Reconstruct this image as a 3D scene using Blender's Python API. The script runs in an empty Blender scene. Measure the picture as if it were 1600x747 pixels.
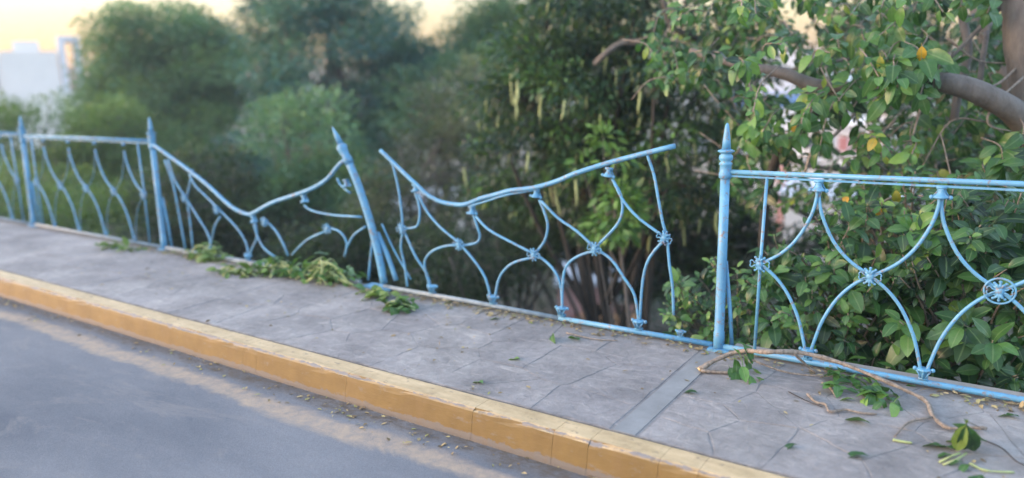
import bpy, math, random
import numpy as np
from math import sin, cos, pi, radians, hypot, atan, atan2
from mathutils import Vector, Matrix, Quaternion
random.seed(7); NR = np.random.default_rng(11)
S = bpy.context.scene
C = S.collection

# ---------------------------------------------------------------- camera
FPX, CAM = 1150.0, Vector((0.0, -3.86, 1.45))
def _cam():
    m = -.02; n = hypot(1, m); h = (1/n, m/n); v = (-m/n, 1/n)
    q = (-1750, 172-373.5)
    d = -(q[0]*v[0]+q[1]*v[1]); a = q[0]*h[0]+q[1]*h[1]
    p = atan2(d, FPX); az = atan(a*cos(p)/FPX)
    Fh = Vector((-cos(az), -sin(az), 0)); R = Vector((-sin(az), cos(az), 0))
    fw = Fh*cos(p) + Vector((0, 0, -sin(p))); up = Fh*sin(p) + Vector((0, 0, cos(p)))
    return h, v, R, fw, up
_h, _v, _R, FW, _up = _cam()
def ray(x, y):
    q = (x-800, y-373.5); a = q[0]*_h[0]+q[1]*_h[1]; b = q[0]*_v[0]+q[1]*_v[1]
    return (FW*FPX + _R*a - _up*b)/FPX
def P(x, y, dist):            # a spot of the place, seen in that direction, dist metres ahead
    return CAM + ray(x, y)*dist
def F(x, y):                  # a spot on the fence's own plane (Y = 0)
    r = ray(x, y); t = -CAM.y/r.y
    return (r.x*t, CAM.z + r.z*t)
def G(x, y, z=0.0):           # a spot on level ground at height z
    r = ray(x, y); t = (z-CAM.z)/r.z
    return Vector((r.x*t, CAM.y + r.y*t, z))
def proj(p):
    d = p-CAM; w = d.dot(FW)
    a = d.dot(_R)/w*FPX; b = -d.dot(_up)/w*FPX
    return 800+a*_h[0]+b*_v[0], 373.5+a*_h[1]+b*_v[1], w
cd = bpy.data.cameras.new('camera'); cam = bpy.data.objects.new('camera', cd); C.objects.link(cam)
ex = _R*_h[0] - _up*_v[0]; ey = _R*_h[1] - _up*_v[1]
M = Matrix((ex, -ey, -FW)).transposed().to_4x4(); M.translation = CAM
cam.matrix_world = M
cd.sensor_width = 36; cd.lens = 36*FPX/1600; cd.clip_start = .05; cd.clip_end = 9000
cd.dof.use_dof = True; cd.dof.focus_distance = 3.65; cd.dof.aperture_fstop = .64
S.camera = cam

# ---------------------------------------------------------------- sky, sun, exposure
SUN_EL, SUN_AZ = 4.0, -128.0        # degrees; azimuth from +Y towards +X
w = bpy.data.worlds.new('World'); S.world = w; w.use_nodes = True
nt = w.node_tree; sky = nt.nodes.new('ShaderNodeTexSky'); sky.sky_type = 'NISHITA'
sky.sun_disc = False; sky.sun_elevation = radians(SUN_EL); sky.sun_rotation = radians(SUN_AZ)
sky.altitude = 300; sky.air_density = 1.0; sky.dust_density = 3.0; sky.ozone_density = 1.0
bg = nt.nodes['Background']; bg.inputs[1].default_value = .15
hs = nt.nodes.new('ShaderNodeHueSaturation'); hs.inputs['Saturation'].default_value = .78
gm = nt.nodes.new('ShaderNodeMix'); gm.data_type = 'RGBA'; gm.blend_type = 'MULTIPLY'; gm.inputs[0].default_value = 1; gm.inputs[7].default_value = (.965, .975, 1.05, 1)
nt.links.new(sky.outputs[0], hs.inputs['Color']); nt.links.new(hs.outputs[0], gm.inputs[6]); 
# dawn band: the whole horizon is peach, fading upwards into the blue
tc = nt.nodes.new('ShaderNodeTexCoord'); sx = nt.nodes.new('ShaderNodeSeparateXYZ'); nt.links.new(tc.outputs['Generated'], sx.inputs[0])
hr = nt.nodes.new('ShaderNodeValToRGB'); he = hr.color_ramp.elements; he.new(.5)
for e_, (p_, c_) in zip(he, ((.015, (.43, .275, .165, 1)), (.09, (.54, .435, .345, 1)), (.26, (1.06, 1.05, 1.08, 1)))): e_.position = p_; e_.color = c_
nt.links.new(sx.outputs[2], hr.inputs[0])
dm = nt.nodes.new('ShaderNodeMix'); dm.data_type = 'RGBA'; dm.blend_type = 'MULTIPLY'; dm.inputs[0].default_value = 1
nt.links.new(gm.outputs[2], dm.inputs[6]); nt.links.new(hr.outputs[0], dm.inputs[7]); nt.links.new(dm.outputs[2], bg.inputs[0])
sd = bpy.data.lights.new('sun', 'SUN'); sd.energy = .02; sd.angle = radians(12); sd.color = (1, .86, .7)
so = bpy.data.objects.new('sun', sd); C.objects.link(so)
sdir = Vector((sin(radians(SUN_AZ))*cos(radians(SUN_EL)), cos(radians(SUN_AZ))*cos(radians(SUN_EL)), sin(radians(SUN_EL))))
so.rotation_euler = sdir.to_track_quat('Z', 'Y').to_euler(); so.location = (0, 0, 20)
S.view_settings.view_transform = 'Standard'; S.view_settings.look = 'None'
S.view_settings.exposure = 3.5; S.view_settings.gamma = 1
S.cycles.max_bounces = 6; S.cycles.transparent_max_bounces = 8; S.cycles.use_denoising = True
S.cycles.sample_clamp_indirect = 4

# ---------------------------------------------------------------- helpers
def link(o, parent=None):
    C.objects.link(o)
    if parent is not None: o.parent = parent
    return o
def tag(o, label=None, cat=None, group=None, kind=None):
    if label: o['label'] = label
    if cat: o['category'] = cat
    if group: o['group'] = group
    if kind: o['kind'] = kind
    return o
def empty(name, loc, label=None, cat=None, group=None):
    o = bpy.data.objects.new(name, None); o.location = loc; o.empty_display_size = .1
    link(o); tag(o, label, cat, group); return o
class MB:
    def __init__(s): s.v = []; s.f = []
    def add(s, vs, fs):
        b = len(s.v); s.v += [tuple(x) for x in vs]; s.f += [tuple(b+i for i in f) for f in fs]; return s
    def box(s, x0, x1, y0, y1, z0, z1):
        return s.add([(x0,y0,z0),(x1,y0,z0),(x1,y1,z0),(x0,y1,z0),(x0,y0,z1),(x1,y0,z1),(x1,y1,z1),(x0,y1,z1)],
                     [(0,3,2,1),(4,5,6,7),(0,1,5,4),(1,2,6,5),(2,3,7,6),(3,0,4,7)])
    def tube(s, pts, rad, n=8, cap=True):
        pts = [Vector(p) for p in pts]
        if not hasattr(rad, '__len__'): rad = [rad]*len(pts)
        vs, fs = [], []; ref = None
        for i, p in enumerate(pts):
            t = (pts[min(i+1, len(pts)-1)]-pts[max(i-1, 0)]).normalized()
            if ref is None:
                ref = Vector((0, 1, 0)) if abs(t.y) < .9 else Vector((1, 0, 0))
            u = (ref - t*ref.dot(t)).normalized(); ref = u; vv = t.cross(u)
            for k in range(n):
                a = 2*pi*k/n; vs.append(p + (u*cos(a)+vv*sin(a))*rad[i])
        for i in range(len(pts)-1):
            for k in range(n):
                k2 = (k+1) % n; fs.append((i*n+k, i*n+k2, (i+1)*n+k2, (i+1)*n+k))
        if cap:
            fs.append(tuple(range(n-1, -1, -1))); m = (len(pts)-1)*n; fs.append(tuple(m+k for k in range(n)))
        return s.add(vs, fs)
    def lathe(s, prof, n=14, o=(0, 0, 0), axis='z'):
        vs, fs = [], []
        for r, z in prof:
            for k in range(n):
                a = 2*pi*k/n; q = (r*cos(a), r*sin(a), z) if axis == 'z' else (r*cos(a), z, r*sin(a))
                vs.append((q[0]+o[0], q[1]+o[1], q[2]+o[2]))
        for i in range(len(prof)-1):
            for k in range(n):
                k2 = (k+1) % n; fs.append((i*n+k, i*n+k2, (i+1)*n+k2, (i+1)*n+k))
        fs.append(tuple(range(n-1, -1, -1))); m = (len(prof)-1)*n; fs.append(tuple(m+k for k in range(n)))
        return s.add(vs, fs)
    def ball(s, c, r, sc=(1, 1, 1), n=8, rings=5):
        vs, fs = [(c[0], c[1], c[2]-r*sc[2])], []
        for i in range(1, rings):
            a = -pi/2+pi*i/rings
            for k in range(n):
                b = 2*pi*k/n; vs.append((c[0]+r*sc[0]*cos(a)*cos(b), c[1]+r*sc[1]*cos(a)*sin(b), c[2]+r*sc[2]*sin(a)))
        vs.append((c[0], c[1], c[2]+r*sc[2])); L = len(vs)-1
        for k in range(n): fs.append((0, 1+(k+1) % n, 1+k)); fs.append((L, L-n+k, L-n+(k+1) % n))
        for i in range(rings-2):
            for k in range(n):
                k2 = (k+1) % n; fs.append((1+i*n+k, 1+i*n+k2, 1+(i+1)*n+k2, 1+(i+1)*n+k))
        return s.add(vs, fs)
    def mesh(s, name, mat, smooth=True):
        me = bpy.data.meshes.new(name); me.from_pydata(s.v, [], s.f)
        me.materials.append(mat)
        if smooth: me.polygons.foreach_set('use_smooth', [True]*len(me.polygons))
        me.update(); return me
    def build(s, name, mat, parent=None, smooth=True, **kw):
        o = bpy.data.objects.new(name, s.mesh(name, mat, smooth)); link(o, parent)
        if kw: tag(o, **kw)
        return o
def spline(pts, sub=5):
    pts = [Vector(p) for p in pts]
    if len(pts) < 3: return [pts[0].lerp(pts[-1], i/sub) for i in range(sub+1)]
    q = [pts[0]*2-pts[1]]+pts+[pts[-1]*2-pts[-2]]; out = []
    for i in range(1, len(q)-2):
        a, b, c, d = q[i-1:i+3]
        for k in range(sub):
            t = k/sub
            out.append(.5*((2*b)+(c-a)*t+(2*a-5*b+4*c-d)*t*t+(3*b-a-3*c+d)*t**3))
    out.append(pts[-1]); return out

# ---------------------------------------------------------------- materials
def newmat(name):
    m = bpy.data.materials.new(name); m.use_nodes = True; t = m.node_tree
    return m, t, t.nodes['Principled BSDF']
def N(t, ty, **kw):
    n = t.nodes.new(ty)
    for k, v in kw.items():
        if isinstance(k, str) and hasattr(n, k) and k not in ('Scale',): setattr(n, k, v)
        else: n.inputs[k].default_value = v
    return n
def inp(n, **kw):
    for k, v in kw.items(): n.inputs[k.replace('_', ' ')].default_value = v
    return n
def ramp(t, stops, src=None):
    n = t.nodes.new('ShaderNodeValToRGB'); e = n.color_ramp.elements
    while len(e) < len(stops): e.new(.5)
    for i, (p, c) in enumerate(stops):
        e[i].position = p; e[i].color = (c[0], c[1], c[2], 1) if hasattr(c, '__len__') else (c, c, c, 1)
    if src is not None: t.links.new(src, n.inputs[0])
    return n
def noise(t, scale, detail=4, rough=.55, coord=None, dist=0):
    n = inp(t.nodes.new('ShaderNodeTexNoise'), Scale=scale, Detail=detail, Roughness=rough, Distortion=dist)
    if coord is not None: t.links.new(coord, n.inputs['Vector'])
    return n
def geo(t): return t.nodes.new('ShaderNodeNewGeometry').outputs['Position']
def mapping(t, src, scale=(1, 1, 1), loc=(0, 0, 0)):
    n = t.nodes.new('ShaderNodeMapping'); n.inputs['Scale'].default_value = scale; n.inputs['Location'].default_value = loc
    t.links.new(src, n.inputs[0]); return n.outputs[0]
def mixc(t, fac, a, b, mode='MIX'):
    n = t.nodes.new('ShaderNodeMix'); n.data_type = 'RGBA'; n.blend_type = mode
    for s, x in ((0, fac), (6, a), (7, b)):
        if hasattr(x, 'is_linked') or hasattr(x, 'links'): t.links.new(x, n.inputs[s])
        elif s == 0: n.inputs[0].default_value = x
        else: n.inputs[s].default_value = (*x, 1)
    return n.outputs[2]
def bump(t, b, src, strength=.3, dist=.01):
    n = inp(t.nodes.new('ShaderNodeBump'), Strength=strength, Distance=dist)
    t.links.new(src, n.inputs['Height']); t.links.new(n.outputs[0], b.inputs['Normal']); return n
def mathn(t, op, a, b=None):
    n = t.nodes.new('ShaderNodeMath'); n.operation = op
    for i, x in enumerate((a, b)):
        if x is None: continue
        if hasattr(x, 'links'): t.links.new(x, n.inputs[i])
        else: n.inputs[i].default_value = x
    return n.outputs[0]

def m_paint():
    m, t, b = newmat('blue_paint'); g = geo(t)
    n1 = noise(t, 9, 5, .6, g); r1 = ramp(t, [(.3, (.075, .265, .47)), (.7, (.12, .35, .56))], n1.outputs[0])
    n2 = noise(t, 60, 6, .7, g); r2 = ramp(t, [(.66, 0.), (.72, 1.)], n2.outputs[0])
    n3 = noise(t, 22, 4, .6, g); r3 = ramp(t, [(.6, 0.), (.74, .55)], n3.outputs[0])
    c = mixc(t, r3.outputs[0], r1.outputs[0], (.24, .43, .58))
    c = mixc(t, r2.outputs[0], c, (.07, .06, .055))
    n4 = noise(t, 30, 8, .8, g, .8); r4 = ramp(t, [(.55, 0.), (.585, .85)], n4.outputs[0]); c = mixc(t, r4.outputs[0], c, (.20, .12, .08))
    n5 = noise(t, 7, 5, .7, mapping(t, g, (1, 1, .4), (2, 0, 5))); r5 = ramp(t, [(.42, 0.), (.7, .65)], n5.outputs[0]); c = mixc(t, r5.outputs[0], c, (.10, .24, .40))
    rr5 = ramp(t, [(.3, .35), (.7, .65)], n5.outputs[0]); t.links.new(rr5.outputs[0], b.inputs['Roughness'])
    t.links.new(c, b.inputs['Base Color'])
    bump(t, b, n2.outputs[0], .25, .002); return m
def m_paving(name='paving_stone', col=((.19, .19, .195), (.37, .365, .37)), stone=True):
    m, t, b = newmat(name); g = geo(t)
    oi = t.nodes.new('ShaderNodeObjectInfo')
    n1 = noise(t, 2.3, 6, .62, g); r1 = ramp(t, [(.3, col[0]), (.72, col[1])], n1.outputs[0])
    n2 = noise(t, 17, 8, .75, g, .6); r2 = ramp(t, [(.35, (.55, .55, .57)), (.65, (1.2, 1.18, 1.18))], n2.outputs[0])
    c = mixc(t, .55, r1.outputs[0], r2.outputs[0], 'MULTIPLY')
    n4 = noise(t, 3.5, 9, .8, mapping(t, g, (1, 3.2, 1)), 1.1); r4 = ramp(t, [(.54, 0.), (.68, .7)], n4.outputs[0])
    c = mixc(t, r4.outputs[0], c, (.46, .445, .43))
    n5 = noise(t, 5.5, 9, .75, mapping(t, g, (1.5, 1, 1), (7, 3, 0)), 1.5); r5 = ramp(t, [(.60, 0.), (.68, .75)], n5.outputs[0])
    c = mixc(t, r5.outputs[0], c, (.17, .165, .17))
    if stone:
        rr = ramp(t, [(0, (.88, .88, .90)), (.5, (1, 1, 1)), (1, (1.1, 1.08, 1.06))], oi.outputs['Random'])
        c = mixc(t, .8, c, rr.outputs[0], 'MULTIPLY')
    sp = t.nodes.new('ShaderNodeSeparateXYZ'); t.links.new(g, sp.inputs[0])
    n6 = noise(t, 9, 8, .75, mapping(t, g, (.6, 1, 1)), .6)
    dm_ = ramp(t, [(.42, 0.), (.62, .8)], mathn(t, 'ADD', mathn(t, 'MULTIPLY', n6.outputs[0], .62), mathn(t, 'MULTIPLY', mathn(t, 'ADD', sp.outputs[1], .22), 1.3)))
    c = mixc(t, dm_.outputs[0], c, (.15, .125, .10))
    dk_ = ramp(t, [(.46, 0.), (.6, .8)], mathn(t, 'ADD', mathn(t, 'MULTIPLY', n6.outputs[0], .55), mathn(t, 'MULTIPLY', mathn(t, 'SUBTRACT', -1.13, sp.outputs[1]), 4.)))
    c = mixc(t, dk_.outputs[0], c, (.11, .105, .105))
    n7 = noise(t, .9, 6, .7, g, .4); r7 = ramp(t, [(.35, (.80, .80, .82)), (.65, (1.1, 1.1, 1.08))], n7.outputs[0]); c = mixc(t, 1., c, r7.outputs[0], 'MULTIPLY')
    n3 = noise(t, 160, 3, .7, g); r3 = ramp(t, [(.3, (.82, .82, .82)), (.7, (1.12, 1.12, 1.12))], n3.outputs[0])
    c = mixc(t, .8, c, r3.outputs[0], 'MULTIPLY')
    t.links.new(c, b.inputs['Base Color']); b.inputs['Roughness'].default_value = .78
    hh = mathn(t, 'ADD', mathn(t, 'MULTIPLY', n2.outputs[0], .8), mathn(t, 'MULTIPLY', n3.outputs[0], .22))
    bump(t, b, hh, .85, .016); return m
def m_kerb():
    m, t, b = newmat('yellow_kerb_paint'); g = geo(t)
    n1 = noise(t, 5, 6, .65, g); r1 = ramp(t, [(.3, (.115, .073, .020)), (.7, (.175, .115, .034))], n1.outputs[0])  # front ochre darkened to paint in the shade on the kerb face
    n2 = noise(t, 26, 8, .75, mapping(t, g, (.5, 1, 1))); r2 = ramp(t, [(.585, 0.), (.64, .85)], n2.outputs[0])
    sep = t.nodes.new('ShaderNodeSeparateXYZ'); t.links.new(g, sep.inputs[0])
    # tread paler than the front: dust and scuffing, plus sky light painted in
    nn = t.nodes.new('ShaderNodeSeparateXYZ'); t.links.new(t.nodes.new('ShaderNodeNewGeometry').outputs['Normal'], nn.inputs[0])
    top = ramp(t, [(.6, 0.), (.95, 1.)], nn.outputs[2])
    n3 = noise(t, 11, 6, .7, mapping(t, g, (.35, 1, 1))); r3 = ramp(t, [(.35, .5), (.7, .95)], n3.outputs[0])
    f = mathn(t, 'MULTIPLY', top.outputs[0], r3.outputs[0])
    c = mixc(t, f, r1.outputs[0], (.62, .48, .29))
    # chipped arris shows concrete
    n4 = noise(t, 14, 7, .8, mapping(t, g, (.6, 1, 1), (3, 0, 0)))
    edge = mathn(t, 'GREATER_THAN', mathn(t, 'ADD', mathn(t, 'MULTIPLY', mathn(t, 'ABSOLUTE', mathn(t, 'ADD', sep.outputs[1], 1.332)), -14.), mathn(t, 'MULTIPLY', n4.outputs[0], 1.)), .44)
    zz = mathn(t, 'GREATER_THAN', sep.outputs[2], -.018)
    c = mixc(t, mathn(t, 'MULTIPLY', edge, zz), c, (.20, .19, .185))
    c = mixc(t, r2.outputs[0], c, (.16, .135, .10))
    low = mathn(t, 'GREATER_THAN', mathn(t, 'SUBTRACT', mathn(t, 'MULTIPLY', n4.outputs[0], .08), mathn(t, 'ADD', sep.outputs[2], .145)), .008)
    c = mixc(t, low, c, (.13, .12, .11))
    st = noise(t, 4, 6, .7, mapping(t, g, (3, 1, .8))); rs = ramp(t, [(.5, 0.), (.75, .4)], st.outputs[0])
    c = mixc(t, rs.outputs[0], c, (.17, .11, .05))
    t.links.new(c, b.inputs['Base Color']); b.inputs['Roughness'].default_value = .6
    bump(t, b, mathn(t, 'ADD', n2.outputs[0], mathn(t, 'MULTIPLY', n1.outputs[0], .5)), .5, .006); return m
def m_road():
    m, t, b = newmat('asphalt'); g = geo(t)
    n1 = noise(t, 1.1, 7, .65, mapping(t, g, (.45, 1, 1))); r1 = ramp(t, [(.3, (.095, .112, .14)), (.7, (.20, .215, .24))], n1.outputs[0])
    n2 = noise(t, 210, 3, .7, g); r2 = ramp(t, [(.3, (.7, .7, .7)), (.7, (1.25, 1.25, 1.25))], n2.outputs[0])
    c = mixc(t, .8, r1.outputs[0], r2.outputs[0], 'MULTIPLY')
    nb = noise(t, 3.2, 8, .75, mapping(t, g, (.35, 1, 1), (2, 9, 0)), .8); rb = ramp(t, [(.55, 0.), (.7, .6)], nb.outputs[0])
    c = mixc(t, rb.outputs[0], c, (.23, .225, .225))
    sep = t.nodes.new('ShaderNodeSeparateXYZ'); t.links.new(g, sep.inputs[0])
    n3 = noise(t, 2.2, 7, .7, mapping(t, g, (.5, 1, 1)), .5)
    yy = mathn(t, 'ADD', sep.outputs[1], mathn(t, 'MULTIPLY', mathn(t, 'SUBTRACT', n3.outputs[0], .5), .30))
    band = ramp(t, [(.0, 0.), (.25, .85), (.55, .8), (.8, 0.)], mathn(t, 'MULTIPLY', mathn(t, 'ADD', yy, 1.68), 4.5))
    n4 = noise(t, 13, 7, .75, g); r4 = ramp(t, [(.3, .25), (.6, 1.)], n4.outputs[0])
    c = mixc(t, mathn(t, 'MULTIPLY', band.outputs[0], r4.outputs[0]), c, (.40, .32, .24))
    band2 = ramp(t, [(.0, 0.), (.4, .9), (1., 1.)], mathn(t, 'MULTIPLY', mathn(t, 'ADD', yy, 1.49), 8.))
    n5 = noise(t, 24, 7, .8, mapping(t, g, (.5, 1, 1))); r5 = ramp(t, [(.4, .15), (.6, .95)], n5.outputs[0])
    c = mixc(t, mathn(t, 'MULTIPLY', band2.outputs[0], r5.outputs[0]), c, (.10, .085, .07))
    nw = noise(t, 6, 9, .8, mapping(t, g, (2.5, .5, 1), (5, 1, 0)), 1.); rw = ramp(t, [(.70, 0.), (.76, .8)], nw.outputs[0])
    c = mixc(t, rw.outputs[0], c, (.42, .41, .42))
    t.links.new(c, b.inputs['Base Color']); b.inputs['Roughness'].default_value = .85; b.inputs['Specular IOR Level'].default_value = .25
    bump(t, b, mathn(t, 'ADD', n2.outputs[0], mathn(t, 'MULTIPLY', n4.outputs[0], 1.5)), .5, .006); return m
def m_leaf(name, stops, rough=.45, trans=.25, back=1.25):
    m, t, b = newmat(name)
    a = t.nodes.new('ShaderNodeAttribute'); a.attribute_name = 'tint'
    r = ramp(t, stops, a.outputs['Fac']); g = geo(t)
    n = noise(t, 40, 3, .6, g); rn = ramp(t, [(.3, (.78, .78, .78)), (.7, (1.2, 1.2, 1.15))], n.outputs[0])
    c = mixc(t, .7, r.outputs[0], rn.outputs[0], 'MULTIPLY')
    ra = t.nodes.new('ShaderNodeAttribute'); ra.attribute_name = 'rib'; rr = ramp(t, [(.86, 0.), (.94, .45)], ra.outputs['Fac'])
    c = mixc(t, rr.outputs[0], c, (.16, .26, .12))
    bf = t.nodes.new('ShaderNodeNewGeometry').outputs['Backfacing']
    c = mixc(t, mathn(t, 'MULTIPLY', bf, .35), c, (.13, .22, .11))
    hsn = t.nodes.new('ShaderNodeHueSaturation'); hsn.inputs['Saturation'].default_value = .98; t.links.new(c, hsn.inputs['Color']); c = hsn.outputs[0]
    t.links.new(c, b.inputs['Base Color']); b.inputs['Roughness'].default_value = rough
    b.inputs['Specular IOR Level'].default_value = .5
    tr = t.nodes.new('ShaderNodeBsdfTranslucent'); mx = t.nodes.new('ShaderNodeMixShader'); mx.inputs[0].default_value = trans
    tc = mixc(t, 1., c, (1.5, 1.6, .7), 'MULTIPLY'); t.links.new(tc, tr.inputs[0])
    t.links.new(b.outputs[0], mx.inputs[1]); t.links.new(tr.outputs[0], mx.inputs[2])
    t.links.new(mx.outputs[0], t.nodes['Material Output'].inputs[0]); return m
def m_bark(name, a, bcol, sc=14):
    m, t, b = newmat(name); g = geo(t)
    n = noise(t, sc, 7, .7, mapping(t, g, (1, 1, .35))); r = ramp(t, [(.3, a), (.7, bcol)], n.outputs[0])
    t.links.new(r.outputs[0], b.inputs['Base Color']); b.inputs['Roughness'].default_value = .8
    bump(t, b, n.outputs[0], 1.0, .015); return m
def m_flat(name, col, rough=.7, var=.15, sc=3):
    m, t, b = newmat(name); g = geo(t); n = noise(t, sc, 6, .65, g)
    r = ramp(t, [(.3, tuple(x*(1-var) for x in col)), (.7, tuple(min(1, x*(1+var)) for x in col))], n.outputs[0])
    t.links.new(r.outputs[0], b.inputs['Base Color']); b.inputs['Roughness'].default_value = rough; return m

WORN = m_flat('worn_grey_blue_paint', (.22, .28, .33), .6, .3, 14)
PAINT = m_paint(); PAV = m_paving(); MORT = m_paving('paving_mortar', ((.20, .195, .20), (.31, .30, .30)), False)
STRIP = m_flat('smooth_concrete', (.215, .225, .235), .7, .2, 6)
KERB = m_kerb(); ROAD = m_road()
CONC = m_flat('grey_concrete', (.27, .26, .25), .8, .2, 8)
SOIL = m_flat('ravine_soil', (.10, .085, .06), .9, .35, .6)
BARK = m_bark('tree_bark', (.085, .078, .074), (.19, .175, .165)); TWIG = m_bark('twig_bark', (.11, .095, .085), (.38, .33, .28), 55)
DBARK = m_bark('dark_bark', (.016, .016, .016), (.05, .046, .043))
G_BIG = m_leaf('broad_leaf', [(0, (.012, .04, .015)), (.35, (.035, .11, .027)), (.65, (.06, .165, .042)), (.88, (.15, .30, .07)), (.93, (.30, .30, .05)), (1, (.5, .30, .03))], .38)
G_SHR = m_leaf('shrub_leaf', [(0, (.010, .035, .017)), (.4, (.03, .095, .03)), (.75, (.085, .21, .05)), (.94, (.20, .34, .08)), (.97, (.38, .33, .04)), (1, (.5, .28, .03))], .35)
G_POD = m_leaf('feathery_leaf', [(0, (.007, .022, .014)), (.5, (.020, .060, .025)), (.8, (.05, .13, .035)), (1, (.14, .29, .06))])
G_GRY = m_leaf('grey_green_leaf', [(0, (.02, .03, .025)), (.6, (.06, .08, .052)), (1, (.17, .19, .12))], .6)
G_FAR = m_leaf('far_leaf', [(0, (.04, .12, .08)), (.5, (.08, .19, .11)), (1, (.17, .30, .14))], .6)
G_BLU = m_leaf('blue_green_leaf', [(0, (.022, .09, .10)), (.5, (.05, .17, .17)), (1, (.14, .30, .22))], .6)  # teal in the leaf colour stands in for blue haze over the crown
G_LIM = m_leaf('light_green_leaf', [(0, (.05, .10, .03)), (.6, (.10, .18, .04)), (1, (.18, .27, .06))], .6)
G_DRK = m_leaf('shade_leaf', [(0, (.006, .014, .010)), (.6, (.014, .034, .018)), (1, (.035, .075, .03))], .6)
PODM = m_flat('pale_green_pod', (.30, .37, .17), .6, .25, 12)
WOOD = m_flat('cut_wood', (.60, .46, .26), .8, .15, 30)

# ---------------------------------------------------------------- the ground, ravine and hills
def terr(x, y):
    if y < .03: return -.30
    if y < .05: return -5.6
    b = -5.6 + .5*sin(x*.13+y*.09) + .3*sin(x*.31-y*.22)
    if y > 45: b += min((y-45)*.035, 4.2)
    r = math.hypot(x, y)
    if r > 400: b += (r-400)*.0012*(1+.3*sin(atan2(y, x)*9)) if r < 3000 else 3.1
    return b
xs = [-3000, -1800, -1000, -600, -400, -250, -160, -110, -80, -60]+[-50+2.5*i for i in range(29)]+[30, 45, 80, 140, 260, 500, 1000, 3000]
ys = [-3000, -800, -200, -60, -20, -8, .015, .04]+[2.5*i for i in range(1, 19)]+[55, 70, 90, 120, 160, 220, 300, 450, 700, 1100, 1800, 3000]
mb = MB(); nx = len(xs)
mb.v = [(x, y, terr(x, y)) for y in ys for x in xs]
mb.f = [(j*nx+i, j*nx+i+1, (j+1)*nx+i+1, (j+1)*nx+i) for j in range(len(ys)-1) for i in range(nx-1)]
mb.build('ground', SOIL, kind='structure')
MB().box(-90, 25, -.2, .046, -5.7, -.252).build('retaining_wall', CONC, smooth=False, kind='structure')
# road sheet, finely faceted near the gutter
MB().add([(-300, -14, -.145), (120, -14, -.145), (120, -1.30, -.145), (-300, -1.30, -.145)], [(0, 1, 2, 3)]).build('road', ROAD, smooth=False, kind='structure')

# ---------------------------------------------------------------- sidewalk: slab, crazy paving stones, cross strip
walk = MB().box(-90, 25, -1.195, .05, -.25, -.0025).build('sidewalk', MORT, smooth=False, kind='structure')
ledge = MB().box(-1.16, 25, .052, .125, -.22, .010).build('ledge', CONC, walk, smooth=False)
def clip(poly, nx_, ny_, d):
    out = []
    for i in range(len(poly)):
        a, b = poly[i], poly[(i+1) % len(poly)]
        da, db = a[0]*nx_+a[1]*ny_-d, b[0]*nx_+b[1]*ny_-d
        if da <= 0: out.append(a)
        if (da < 0) != (db < 0) and abs(da-db) > 1e-12:
            t = da/(da-db); out.append((a[0]+(b[0]-a[0])*t, a[1]+(b[1]-a[1])*t))
    return out
def stones(x0, x1, y0, y1, cell):
    rs = random.Random(int(x0*100)); pts = []
    ni = max(1, int((x1-x0)/cell)); nj = max(1, round((y1-y0)/cell))
    for i in range(ni):
        for j in range(nj):
            pts.append((x0+(i+.5+rs.uniform(-.42, .42))*(x1-x0)/ni, y0+(j+.5+rs.uniform(-.42, .42))*(y1-y0)/nj))
    for p in pts:
        poly = [(x0, y0), (x1, y0), (x1, y1), (x0, y1)]
        for q in pts:
            if q is p or abs(q[0]-p[0]) > cell*3: continue
            dx, dy = q[0]-p[0], q[1]-p[1]; L = hypot(dx, dy)
            poly = clip(poly, dx/L, dy/L, ((q[0]+p[0])*dx+(q[1]+p[1])*dy)/2/L - .0012)
            if len(poly) < 3: break
        if len(poly) < 3: continue
        # roughen the outline a little, then a bevelled slab proud of the mortar
        out = []
        for i in range(len(poly)):
            a, b = poly[i], poly[(i+1) % len(poly)]; L = hypot(b[0]-a[0], b[1]-a[1])
            if L < .02: continue
            out.append(a); k = int(L/.07)
            for j in range(1, k+1):
                t = j/(k+1); e = rs.uniform(-.004, .007)
                mx_, my_ = a[0]+(b[0]-a[0])*t, a[1]+(b[1]-a[1])*t
                dx, dy = p[0]-mx_, p[1]-my_; dl = hypot(dx, dy) or 1
                out.append((mx_+dx/dl*e, my_+dy/dl*e))
        n = len(out)
        if n < 3: continue
        cx = sum(a[0] for a in out)/n; cy = sum(a[1] for a in out)/n
        tx, ty, h = rs.gauss(0, .0015), rs.gauss(0, .0015), rs.uniform(-.0006, .0004)
        ins = .0018; top = []
        for a in out:
            dx, dy = cx-a[0], cy-a[1]; dl = hypot(dx, dy) or 1
            top.append((a[0]+dx/dl*ins-cx, a[1]+dy/dl*ins-cy, h+tx*(a[0]-cx)+ty*(a[1]-cy)))
        vs = [(a[0]-cx, a[1]-cy, -.012) for a in out]+[(a[0]-cx, a[1]-cy, -.0016) for a in out]+top
        fs = [tuple(range(2*n, 3*n))]+[(i, (i+1) % n, n+(i+1) % n, n+i) for i in range(n)]+[(n+i, n+(i+1) % n, 2*n+(i+1) % n, 2*n+i) for i in range(n)]
        o = MB().add(vs, fs).build('paving_stone', PAV, walk, smooth=False); o.location = (cx, cy, 0)
stones(-1.17, 1.6, -1.19, -.03, .30)
stones(-4.6, -1.31, -1.19, -.03, .34)
stones(-12.5, -4.62, -1.19, -.03, .42)
MB().box(-1.295, -1.19, -1.19, -.03, -.02, .0005).build('concrete_strip', STRIP, walk, smooth=False)

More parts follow.
